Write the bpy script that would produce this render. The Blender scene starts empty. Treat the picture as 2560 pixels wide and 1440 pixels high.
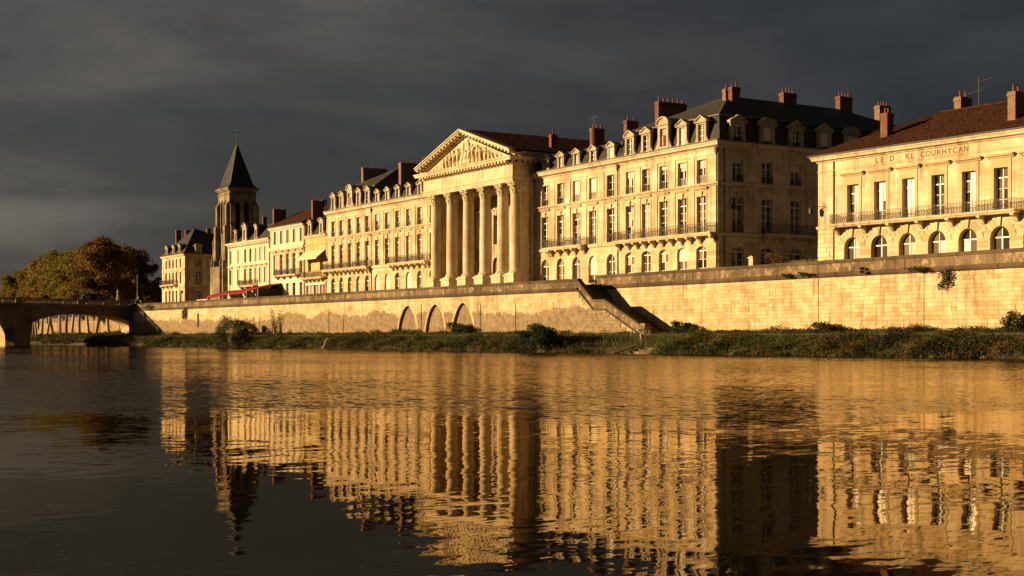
import bpy, math, random
import numpy as np
from math import sin, cos, pi, radians, sqrt, atan2
from mathutils import Matrix, Vector
random.seed(7); RNG = np.random.default_rng(7)
S = bpy.context.scene
COL = S.collection

# ------------------------------------------------------------------ camera
# X runs along the quay, Y into the land, Z up, the river surface is z = 0.
VIEW = radians(31.6)
cd = bpy.data.cameras.new('camera'); cam = bpy.data.objects.new('camera', cd); COL.objects.link(cam)
cam.location = (0, 0, 1.25)
cam.rotation_euler = (radians(90), 0, radians(90) - VIEW)
cd.sensor_width = 36; cd.lens = 36 * 3544 / 2560; cd.shift_y = 125 / 2560
cd.clip_start = 0.1; cd.clip_end = 9000
S.camera = cam

# ------------------------------------------------------------------ light
SUN_AZ, SUN_EL = radians(34), radians(12.3)          # from the facade normal (-Y) towards -X; above the horizon
to_sun = Vector((-sin(SUN_AZ) * cos(SUN_EL), -cos(SUN_AZ) * cos(SUN_EL), sin(SUN_EL)))
ld = bpy.data.lights.new('sun', 'SUN'); sun = bpy.data.objects.new('sun', ld); COL.objects.link(sun)
ld.energy = 5.0; ld.color = (1.0, 0.70, 0.345); ld.angle = radians(0.6)
sun.rotation_euler = (-to_sun).to_track_quat('-Z', 'Y').to_euler()
sun.location = (-60, -90, 60)

W = bpy.data.worlds.new('World'); S.world = W; W.use_nodes = True
def build_world():
    t = W.node_tree; t.nodes.clear(); L = t.links.new
    def nd(ty, **k):
        n = t.nodes.new(ty)
        for a, b in k.items(): setattr(n, a, b)
        return n
    def math_(op, a, b=None, clamp=False):
        n = nd('ShaderNodeMath', operation=op, use_clamp=clamp)
        for i, v in enumerate((a, b)):
            if v is None: continue
            if isinstance(v, (int, float)): n.inputs[i].default_value = v
            else: L(v, n.inputs[i])
        return n.outputs[0]
    def mix(f, a, b, blend='MIX'):
        n = nd('ShaderNodeMix', data_type='RGBA', blend_type=blend)
        for i, v in ((0, f), (6, a), (7, b)):
            if hasattr(v, 'links'): L(v, n.inputs[i])
            else: n.inputs[i].default_value = v if i == 0 else (*v, 1)
        return n.outputs[2]
    sky = nd('ShaderNodeTexSky', sky_type='NISHITA', sun_disc=False, sun_elevation=SUN_EL,
             sun_rotation=atan2(to_sun.x, to_sun.y), dust_density=3.0)
    co = nd('ShaderNodeTexCoord').outputs['Generated']
    sep = nd('ShaderNodeSeparateXYZ'); L(co, sep.inputs[0])
    x, y, z = sep.outputs
    # clouds: bands stretched along the horizon
    hl = math_('ADD', math_('MAXIMUM', z, 0.0), 0.16)
    cv = nd('ShaderNodeCombineXYZ')
    L(math_('DIVIDE', x, hl), cv.inputs[0]); L(math_('DIVIDE', y, hl), cv.inputs[1])
    def noise(vec, scale, detail, rough, dist=0.0, off=(0, 0, 0)):
        mp = nd('ShaderNodeMapping'); mp.inputs['Location'].default_value = off
        L(vec, mp.inputs[0])
        n = nd('ShaderNodeTexNoise'); n.inputs['Scale'].default_value = scale; n.inputs['Detail'].default_value = detail
        n.inputs['Roughness'].default_value = rough; n.inputs['Distortion'].default_value = dist
        L(mp.outputs[0], n.inputs['Vector']); return n.outputs[0]
    def rng(v, a, b, c=0.0, d=1.0):
        n = nd('ShaderNodeMapRange', interpolation_type='SMOOTHSTEP')
        for i, q in enumerate((a, b, c, d)): n.inputs[i + 1].default_value = q
        L(v, n.inputs[0]); return n.outputs[0]
    def bands(sx, sz):
        mp = nd('ShaderNodeMapping'); mp.inputs['Scale'].default_value = (sx, sx, sz); L(co, mp.inputs[0]); return mp.outputs[0]
    n1 = noise(bands(1.0, 4.5), 2.6, 8, 0.58, 0.35, (3.1, 1.7, 0))
    n2 = noise(bands(1.0, 3.0), 4.2, 8, 0.6, 0.5, (7.7, 2.2, 0.4))
    # storm darker and bluer to the north-east, lighter and warmer towards the west
    side = math_('ADD', math_('MULTIPLY', x, sin(VIEW)), math_('MULTIPLY', y, cos(VIEW)))
    f_side = rng(side, -0.34, 0.34)
    base = mix(f_side, (0.0435, 0.0398, 0.0365), (0.0120, 0.0129, 0.0156))
    low = rng(z, 0.02, 0.16, 1.0, 0.0)
    base = mix(math_('MULTIPLY', low, 0.55), base, (0.0215, 0.0220, 0.0228))
    base = mix(rng(n1, 0.34, 0.66), mix(1.0, base, (0.60, 0.64, 0.70), 'MULTIPLY'), mix(1.0, base, (1.42, 1.36, 1.28), 'MULTIPLY'))
    n3 = noise(bands(1.0, 3.2), 7.0, 6, 0.6, 0.3, (1.3, 4.1, 2.0))
    base = mix(rng(n3, 0.32, 0.68), mix(1.0, base, (0.84, 0.85, 0.87), 'MULTIPLY'), mix(1.0, base, (1.15, 1.14, 1.12), 'MULTIPLY'))
    # paler cloud bank low in the west
    wz = math_('ADD', z, math_('MULTIPLY', math_('SUBTRACT', n2, 0.5), 0.05))
    bank = math_('MULTIPLY', rng(n2, 0.34, 0.6, 0.4, 1.0), math_('MULTIPLY', rng(side, -0.14, -0.34), math_('MULTIPLY', rng(wz, 0.058, 0.084), rng(wz, 0.088, 0.100, 1.0, 0.0))))
    base = mix(math_('MULTIPLY', bank, 0.9), base, (0.085, 0.074, 0.066))
    horizon = math_('MULTIPLY', rng(z, 0.0, 0.05, 1.0, 0.0), rng(side, 0.0, -0.40))
    base = mix(math_('MULTIPLY', horizon, 0.4), base, (0.060, 0.057, 0.055))
    b1 = nd('ShaderNodeBackground'); L(base, b1.inputs[0]); b1.inputs[1].default_value = 0.88
    b2 = nd('ShaderNodeBackground'); L(sky.outputs[0], b2.inputs[0]); b2.inputs[1].default_value = 0.05
    ms = nd('ShaderNodeMixShader'); ms.inputs[0].default_value = 0.94
    L(b2.outputs[0], ms.inputs[1]); L(b1.outputs[0], ms.inputs[2])
    o = nd('ShaderNodeOutputWorld'); L(ms.outputs[0], o.inputs[0])
build_world()
S.view_settings.view_transform = 'Standard'; S.view_settings.look = 'None'
S.view_settings.exposure = 1.0; S.view_settings.gamma = 1; S.view_settings.use_curve_mapping = False
S.cycles.use_denoising = True; S.cycles.max_bounces = 7; S.cycles.diffuse_bounces = 2; S.cycles.glossy_bounces = 4
S.cycles.transmission_bounces = 2; S.cycles.sample_clamp_indirect = 6; S.cycles.caustics_reflective = False

# ------------------------------------------------------------------ materials
class NT:
    def __init__(s, name):
        s.m = bpy.data.materials.new(name); s.m.use_nodes = True; s.t = s.m.node_tree; s.t.nodes.clear()
        s.out = s.t.nodes.new('ShaderNodeOutputMaterial'); s._p = None
    def put(s, sock, v):
        if hasattr(v, 'links') and hasattr(v, 'node'): s.t.links.new(v, sock)
        elif isinstance(v, (tuple, list)) and len(v) == 3 and sock.type == 'RGBA': sock.default_value = (*v, 1)
        else: sock.default_value = v
    def n(s, ty, ins=None, **k):
        nd = s.t.nodes.new(ty)
        for a, b in k.items(): setattr(nd, a, b)
        for a, b in (ins or {}).items(): s.put(nd.inputs[a], b)
        return nd
    def pos(s):
        if s._p is None: s._p = s.n('ShaderNodeNewGeometry').outputs['Position']
        return s._p
    def sc(s, vec, sx, sy, sz): return s.n('ShaderNodeMapping', {0: vec, 'Scale': (sx, sy, sz)}).outputs[0]
    def noise(s, vec, scale, detail=3, rough=0.55, out=0, dist=0.0):
        return s.n('ShaderNodeTexNoise', {'Vector': vec, 'Scale': scale, 'Detail': detail, 'Roughness': rough, 'Distortion': dist}).outputs[out]
    def math(s, op, a, b=0.0, clamp=False): return s.n('ShaderNodeMath', {0: a, 1: b}, operation=op, use_clamp=clamp).outputs[0]
    def rng(s, v, a, b, c=0.0, d=1.0): return s.n('ShaderNodeMapRange', {0: v, 1: a, 2: b, 3: c, 4: d}, interpolation_type='SMOOTHSTEP').outputs[0]
    def mix(s, f, a, b, blend='MIX'): return s.n('ShaderNodeMix', {0: f, 6: a, 7: b}, data_type='RGBA', blend_type=blend).outputs[2]
    def bump(s, h, strength=0.3, dist=0.02): return s.n('ShaderNodeBump', {'Height': h, 'Strength': strength, 'Distance': dist}).outputs[0]
    def end(s, col, rough=0.85, nrm=None, spec=0.3, **more):
        b = s.n('ShaderNodeBsdfPrincipled', {'Base Color': col, 'Roughness': rough, 'Specular IOR Level': spec})
        for k, v in more.items(): s.put(b.inputs[k.replace('_', ' ')], v)
        if nrm is not None: s.put(b.inputs['Normal'], nrm)
        s.t.links.new(b.outputs[0], s.out.inputs[0]); return s.m

M = {}
def plain(name, col, rough=0.6, spec=0.4, metal=0.0, var=0.0):
    t = NT(name); c = col
    if var:
        f = t.noise(t.pos(), 3.0, 4); c = t.mix(f, tuple(v * (1 - var) for v in col), tuple(min(1, v * (1 + var)) for v in col))
    M[name] = t.end(c, rough, None, spec, Metallic=metal); return M[name]

def stone(name, c1, c2, joints=None, tint=None, streak=0.35, streakcol=(0.16, 0.12, 0.085), dirt=0.0, dirtcol=(0.1, 0.08, 0.06),
          dirt_range=(0.5, 0.62), dirt_scale=0.6, low=None, rough=0.92, var=0.22, bump=0.35):
    t = NT(name); P = t.pos()
    c = t.mix(t.rng(t.noise(P, 0.42, 4, 0.6), 0.33, 0.67), c1, c2)
    if tint == 'obj': v = t.n('ShaderNodeObjectInfo').outputs['Random']
    elif tint == 'attr': v = t.n('ShaderNodeAttribute', attribute_name='tint').outputs['Fac']
    else: v = None
    if v is not None:
        c = t.mix(0.8, c, t.n('ShaderNodeValToRGB', {0: v}).outputs[0], 'MULTIPLY')
        r = t.t.nodes[-1]
        for nd in t.t.nodes:
            if nd.type == 'VALTORGB': r = nd
        e = r.color_ramp.elements; e[0].position = 0; e[0].color = (0.66, 0.54, 0.40, 1); e[1].position = 1; e[1].color = (1, 0.99, 0.95, 1)
        for p, q in ((0.16, (0.9, 0.74, 0.5, 1)), (0.4, (0.93, 0.86, 0.74, 1)), (0.7, (1, 0.93, 0.8, 1))):
            x = e.new(p); x.color = q
    h = t.noise(P, 7.0, 5, 0.65)
    c = t.mix(1.0, c, t.mix(h, (1 - var,) * 3, (1 + var * 0.8,) * 3), 'MULTIPLY')
    if joints:
        sp = t.n('ShaderNodeSeparateXYZ', {0: P}).outputs
        v2 = t.n('ShaderNodeCombineXYZ', {0: t.math('ADD', sp[0], sp[1]), 1: sp[2]}).outputs[0]
        br = t.n('ShaderNodeTexBrick', {'Vector': v2, 'Color1': (0.80, 0.73, 0.62), 'Color2': (1.06, 1.04, 1.0), 'Mortar': (0.72, 0.66, 0.58), 'Scale': 1.0,
                                        'Mortar Size': 0.012, 'Mortar Smooth': 0.3, 'Bias': 0.2, 'Brick Width': joints[0], 'Row Height': joints[1]})
        c = t.mix(0.75, c, br.outputs[0], 'MULTIPLY')
        h = t.math('SUBTRACT', h, t.math('MULTIPLY', br.outputs[1], 0.8))
    if streak:
        s1 = t.noise(t.sc(P, 2.2, 2.2, 0.16), 1.0, 4, 0.6)
        s2 = t.noise(P, 0.35, 2)
        c = t.mix(t.math('MULTIPLY', t.rng(t.math('ADD', s1, t.math('MULTIPLY', s2, 0.5)), 0.72, 0.98), streak), c, streakcol)
    if dirt:
        d = t.noise(P, dirt_scale, 8, 0.68, 0, 0.3)
        c = t.mix(t.math('MULTIPLY', t.rng(d, *dirt_range), dirt), c, dirtcol)
    if low:                                      # rendering and damp stains on the lower wall, with a ragged edge
        z = t.n('ShaderNodeSeparateXYZ', {0: P}).outputs[2]
        big = t.noise(t.sc(P, 1, 1, 0.5), 0.16, 5, 0.62)
        e = t.math('SUBTRACT', t.math('ADD', z, t.math('MULTIPLY', t.noise(P, 1.1, 8, 0.75), 2.4)), t.math('MULTIPLY', big, low[1]))
        mk = t.rng(e, low[0] + 0.16, low[0] - 0.16)
        lc = t.mix(t.rng(t.noise(P, 1.7, 8, 0.75), 0.3, 0.7), low[2], low[3])
        c = t.mix(t.math('MULTIPLY', mk, low[4]), c, lc)
    M[name] = t.end(c, rough, t.bump(h, bump, 0.03), 0.2); return M[name]

LIME1, LIME2 = (0.545, 0.425, 0.265), (0.69, 0.585, 0.43)
stone('limestone', LIME1, LIME2, joints=(1.05, 0.42), streak=0.75, streakcol=(0.24, 0.165, 0.10), dirt=0.35, dirtcol=(0.36, 0.24, 0.12), dirt_range=(0.5, 0.7), dirt_scale=0.35)
stone('limestone_trim', (0.55, 0.42, 0.25), (0.66, 0.545, 0.38), streak=0.6, streakcol=(0.2, 0.14, 0.085), var=0.2, dirt=0.3, dirtcol=(0.34, 0.22, 0.10), dirt_range=(0.52, 0.68))
stone('limestone_ochre', (0.50, 0.36, 0.18), (0.58, 0.44, 0.25), streak=0.4, var=0.2)
stone('limestone_block', LIME1, LIME2, tint='obj', streak=0.3, var=0.15)
stone('dormer_stone', (0.40, 0.315, 0.20), (0.52, 0.425, 0.29), streak=0.6, streakcol=(0.16, 0.115, 0.07), var=0.25, dirt=0.4, dirtcol=(0.22, 0.16, 0.10))
stone('quay_far', (0.27, 0.19, 0.10), (0.36, 0.26, 0.145), tint='attr', streak=0.5, var=0.25)
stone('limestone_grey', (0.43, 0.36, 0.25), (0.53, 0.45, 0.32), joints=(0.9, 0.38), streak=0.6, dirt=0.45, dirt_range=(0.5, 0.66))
stone('pale_render', (0.60, 0.515, 0.385), (0.69, 0.605, 0.47), streak=0.3, var=0.1, bump=0.15)
stone('cream_render', (0.66, 0.56, 0.40), (0.72, 0.62, 0.46), streak=0.4, var=0.14, bump=0.2)
stone('ochre_render', (0.50, 0.34, 0.13), (0.60, 0.44, 0.20), streak=0.45, dirt=0.4, dirtcol=(0.34, 0.2, 0.08), var=0.2)
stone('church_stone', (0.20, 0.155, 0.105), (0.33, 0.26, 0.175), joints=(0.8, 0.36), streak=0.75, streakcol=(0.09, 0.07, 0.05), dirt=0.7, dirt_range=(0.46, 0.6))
QR = (2.45, 1.4, (0.15, 0.10, 0.055), (0.36, 0.26, 0.15), 0.7)
QL = (3.55, 3.4, (0.12, 0.08, 0.045), (0.30, 0.215, 0.13), 0.92)
stone('quay_core', (0.36, 0.27, 0.17), (0.45, 0.34, 0.22), streak=0.3, dirt=0.3)
stone('quay_block', (0.50, 0.395, 0.245), (0.65, 0.54, 0.38), tint='obj', low=QR, streak=0.75, streakcol=(0.22, 0.15, 0.085), var=0.28, dirt=0.6, dirtcol=(0.30, 0.205, 0.105), dirt_range=(0.5, 0.68))
stone('quay_block_mass', (0.50, 0.395, 0.245), (0.65, 0.54, 0.38), tint='attr', low=QR, streak=0.75, streakcol=(0.22, 0.15, 0.085), var=0.28, dirt=0.6, dirtcol=(0.30, 0.205, 0.105), dirt_range=(0.5, 0.68))
stone('quay_block_stained', (0.49, 0.385, 0.24), (0.64, 0.53, 0.37), tint='attr', streak=0.45, var=0.2, low=QL, dirt=0.3, dirtcol=(0.3, 0.21, 0.12), dirt_range=(0.54, 0.68))
stone('parapet_stone', (0.115, 0.076, 0.044), (0.21, 0.145, 0.085), streak=0.8, streakcol=(0.05, 0.035, 0.024), dirt=0.8, dirtcol=(0.40, 0.30, 0.18), dirt_range=(0.5, 0.66), dirt_scale=1.1, var=0.5)
stone('coping_stone', (0.065, 0.045, 0.028), (0.125, 0.088, 0.054), streak=0.3, streakcol=(0.05, 0.04, 0.03), dirt=0.55, dirtcol=(0.30, 0.235, 0.155), dirt_range=(0.6, 0.74), dirt_scale=1.5, var=0.4)
stone('rubble_masonry', (0.23, 0.16, 0.095), (0.35, 0.255, 0.155), streak=0.4, dirt=0.9, dirtcol=(0.50, 0.40, 0.28), dirt_range=(0.58, 0.68), dirt_scale=2.4, var=0.5, bump=0.9)
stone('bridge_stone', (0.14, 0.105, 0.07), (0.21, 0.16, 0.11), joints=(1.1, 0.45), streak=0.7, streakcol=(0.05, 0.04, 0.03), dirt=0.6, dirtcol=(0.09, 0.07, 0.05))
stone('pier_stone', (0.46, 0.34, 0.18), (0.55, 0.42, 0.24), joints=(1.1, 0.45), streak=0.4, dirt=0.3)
stone('low_bounce_render', (0.10, 0.085, 0.066), (0.15, 0.125, 0.10), streak=0.5, var=0.2)  # albedo kept low to cut bounce light onto the pavilion side
stone('paving', (0.16, 0.14, 0.115), (0.22, 0.19, 0.155), streak=0, var=0.2)
stone('bank_earth', (0.05, 0.036, 0.02), (0.085, 0.06, 0.032), streak=0, var=0.35, dirt=0.6, dirtcol=(0.06, 0.065, 0.02), dirt_scale=0.9)
stone('path_gravel', (0.30, 0.24, 0.16), (0.36, 0.29, 0.2), streak=0, var=0.3)

def roofing(name, c1, c2, bw, rh, rough, spec, moss=None):
    t = NT(name); P = t.pos(); sp = t.n('ShaderNodeSeparateXYZ', {0: P}).outputs
    v2 = t.n('ShaderNodeCombineXYZ', {0: t.math('ADD', sp[0], sp[1]), 1: t.math('ADD', sp[2], t.math('MULTIPLY', sp[1], 0.25))}).outputs[0]
    br = t.n('ShaderNodeTexBrick', {'Vector': v2, 'Color1': (0.7, 0.7, 0.7), 'Color2': (1.2, 1.2, 1.2), 'Mortar': (0.45, 0.45, 0.45), 'Scale': 1.0, 'Mortar Size': 0.012,
                                    'Bias': 0.0, 'Brick Width': bw, 'Row Height': rh})
    c = t.mix(t.noise(P, 0.5, 5, 0.65), c1, c2); c = t.mix(0.8, c, br.outputs[0], 'MULTIPLY')
    if moss: c = t.mix(t.math('MULTIPLY', t.rng(t.noise(P, 1.1, 7, 0.7), 0.52, 0.66), 0.7), c, moss)
    M[name] = t.end(c, rough, t.bump(t.math('SUBTRACT', t.noise(P, 5, 4), br.outputs[1]), 0.5, 0.02), spec)
roofing('slate', (0.040, 0.036, 0.031), (0.076, 0.067, 0.056), 0.26, 0.13, 0.8, 0.12, (0.075, 0.062, 0.045))
roofing('red_tile', (0.050, 0.021, 0.013), (0.105, 0.040, 0.021), 0.22, 0.30, 0.9, 0.1, (0.035, 0.021, 0.014))
roofing('brick', (0.17, 0.072, 0.038), (0.25, 0.11, 0.06), 0.22, 0.075, 0.9, 0.2, (0.22, 0.12, 0.07))
roofing('old_brick', (0.22, 0.13, 0.08), (0.34, 0.21, 0.13), 0.22, 0.075, 0.9, 0.2, (0.36, 0.26, 0.16))
plain('zinc', (0.13, 0.125, 0.12), 0.6, 0.3, 0.2, 0.2)
plain('terracotta', (0.19, 0.066, 0.034), 0.85, 0.2, 0, 0.25)
plain('iron', (0.022, 0.018, 0.014), 0.6, 0.4, 0, 0.4)
plain('pipe_metal', (0.13, 0.105, 0.08), 0.6, 0.4, 0, 0.3)
plain('white_paint', (0.74, 0.68, 0.60), 0.5, 0.4, 0, 0.08)
plain('grey_paint', (0.34, 0.30, 0.26), 0.6, 0.3, 0, 0.12)
plain('brown_shutter', (0.19, 0.13, 0.09), 0.7, 0.3, 0, 0.25)
plain('grey_shutter', (0.42, 0.35, 0.26), 0.7, 0.3, 0, 0.15)
plain('blind', (0.66, 0.58, 0.50), 0.7, 0.3, 0, 0.06)
plain('curtain', (0.33, 0.28, 0.23), 0.35, 0.5, 0, 0.2)
plain('room_brown', (0.17, 0.115, 0.07), 0.25, 0.5, 0, 0.4)
plain('door_wood', (0.16, 0.075, 0.03), 0.6, 0.35, 0, 0.3)
plain('red_door', (0.20, 0.028, 0.015), 0.6, 0.35, 0, 0.2)
plain('red_canvas', (0.21, 0.011, 0.009), 0.85, 0.2, 0, 0.12)
plain('cream_canvas', (0.66, 0.54, 0.38), 0.85, 0.2, 0, 0.08)
plain('dark_canvas', (0.035, 0.028, 0.022), 0.9, 0.2, 0, 0.2)
plain('shop_grey', (0.22, 0.21, 0.20), 0.5, 0.4, 0, 0.2)
plain('letter_shade', (0.16, 0.10, 0.05), 0.9, 0.1, 0, 0.3)  # shade of carved strokes painted as a dark tone
plain('van_green', (0.012, 0.022, 0.017), 0.25, 0.5, 0)
plain('car_white', (0.62, 0.62, 0.62), 0.3, 0.5, 0)
plain('car_dark', (0.02, 0.022, 0.026), 0.28, 0.5, 0)
plain('car_grey', (0.18, 0.19, 0.21), 0.3, 0.5, 0)
plain('rubber', (0.02, 0.02, 0.02), 0.8, 0.2)
plain('chrome', (0.6, 0.6, 0.6), 0.2, 0.5, 1.0)
plain('tail_lamp', (0.5, 0.05, 0.06), 0.2, 0.6)
plain('timber', (0.10, 0.07, 0.045), 0.9, 0.2, 0, 0.4)
plain('lamp_glass', (0.22, 0.2, 0.17), 0.3, 0.5)
plain('bark', (0.22, 0.17, 0.12), 0.95, 0.1, 0, 0.45)
plain('pale_bark', (0.42, 0.35, 0.26), 0.95, 0.1, 0, 0.35)
plain('statue_stone', (0.58, 0.50, 0.38), 0.9, 0.2, 0, 0.15)
def glass():
    t = NT('glass'); P = t.pos(); r = t.n('ShaderNodeObjectInfo').outputs['Random']
    c = t.mix(t.rng(r, 0.1, 1.0), (0.014, 0.012, 0.010), (0.20, 0.145, 0.095))
    t_ = t.end(c, 0.06, t.bump(t.noise(P, 2.2, 2), 0.25, 0.05), 0.5); t_.name = 'window_glass'; M['glass'] = t_
glass()
def leafmat(name, rough=0.75, trans=0.25):
    t = NT(name); a = t.n('ShaderNodeAttribute', attribute_name='leafcol').outputs['Color']
    b = t.n('ShaderNodeBsdfPrincipled', {'Base Color': a, 'Roughness': rough, 'Specular IOR Level': 0.25})
    tr = t.n('ShaderNodeBsdfTranslucent', {'Color': a})
    mx = t.n('ShaderNodeMixShader', {0: trans, 1: b.outputs[0], 2: tr.outputs[0]})
    t.t.links.new(mx.outputs[0], t.out.inputs[0]); M[name] = t.m
leafmat('leaf', 0.75, 0.35)

def water():
    t = NT('river_water'); P = t.pos()
    sp = t.n('ShaderNodeSeparateXYZ', {0: P}).outputs
    def slope(scale, det, rough, lat=0.5):
        v = t.n('ShaderNodeMapping', {0: P, 'Rotation': (0, 0, VIEW), 'Scale': (1, lat, 1)}).outputs[0]   # crests lie across the view, along the wind
        c = t.noise(v, scale, det, rough, 1)
        return t.n('ShaderNodeVectorMath', {0: c, 1: (0.5, 0.5, 0.5)}, operation='SUBTRACT').outputs[0]
    def vscale(v, f): return t.n('ShaderNodeVectorMath', {0: v, 'Scale': f}, operation='SCALE').outputs[0]
    def vadd(a, b): return t.n('ShaderNodeVectorMath', {0: a, 1: b}, operation='ADD').outputs[0]
    # open water is ruffled by the breeze; a strip along the near shore lies in its lee and stays almost calm
    out = t.math('ADD', t.math('MULTIPLY', sp[0], -cos(VIEW)), t.math('MULTIPLY', sp[1], sin(VIEW)))
    wob = t.math('MULTIPLY', t.math('SUBTRACT', t.noise(P, 0.12, 6, 0.65), 0.5), 26.0)
    e = t.math('ADD', out, wob)
    wind = t.rng(e, 18.5, 28.5)
    patch = t.rng(t.noise(t.sc(P, 1, 1, 1), 0.045, 4, 0.6), 0.36, 0.62, 0.35, 1.0)
    far = t.rng(out, 70.0, 120.0, 1.0, 0.8)
    wind = t.math('MULTIPLY', t.math('MULTIPLY', wind, patch), far)
    calm = vadd(vscale(slope(1.1, 2, 0.5), 0.020), vscale(slope(5.0, 3, 0.65), 0.052))
    cpatch = t.rng(t.noise(P, 0.22, 3, 0.6), 0.35, 0.7, 0.55, 1.5)
    calm = vscale(calm, cpatch)
    ruff = vadd(vadd(vscale(slope(1.9, 4, 0.75), 0.42), vscale(slope(8.0, 3, 0.75), 0.36)), vscale(slope(0.55, 5, 0.8, 4.0), 0.78))
    ruff = vscale(ruff, wind)
    # at this grazing angle only the wave faces turned to the near shore are seen;
    # short-crested waves run up the river: steep along the wind, gentle across it
    ns = t.n('ShaderNodeSeparateXYZ', {0: ruff}).outputs; cs = t.n('ShaderNodeSeparateXYZ', {0: calm}).outputs
    al = t.math('SUBTRACT', cs[0], t.math('ABSOLUTE', ns[0])); la = t.math('ADD', t.math('MULTIPLY', ns[1], 0.30), t.math('MULTIPLY', cs[1], 0.75))
    vx = t.math('ADD', t.math('MULTIPLY', al, -cos(VIEW)), t.math('MULTIPLY', la, sin(VIEW)))
    vy = t.math('ADD', t.math('MULTIPLY', al, sin(VIEW)), t.math('MULTIPLY', la, cos(VIEW)))
    nv = t.n('ShaderNodeCombineXYZ', {0: vx, 1: vy, 2: 1.0}).outputs[0]
    nv = t.n('ShaderNodeVectorMath', {0: nv}, operation='NORMALIZE').outputs[0]
    fr = t.n('ShaderNodeFresnel', {'IOR': 1.333, 'Normal': nv}).outputs[0]
    gl = t.n('ShaderNodeBsdfGlossy', {'Color': (0.74, 0.625, 0.455, 1), 'Roughness': 0.012, 'Normal': nv})     # amber tint put into the reflection colour to darken and warm it
    df = t.n('ShaderNodeBsdfDiffuse', {'Color': (0.010, 0.0085, 0.006, 1)})
    mx = t.n('ShaderNodeMixShader', {0: fr, 1: df.outputs[0], 2: gl.outputs[0]}); t.t.links.new(mx.outputs[0], t.out.inputs[0]); M['water'] = t.m
water()
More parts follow.
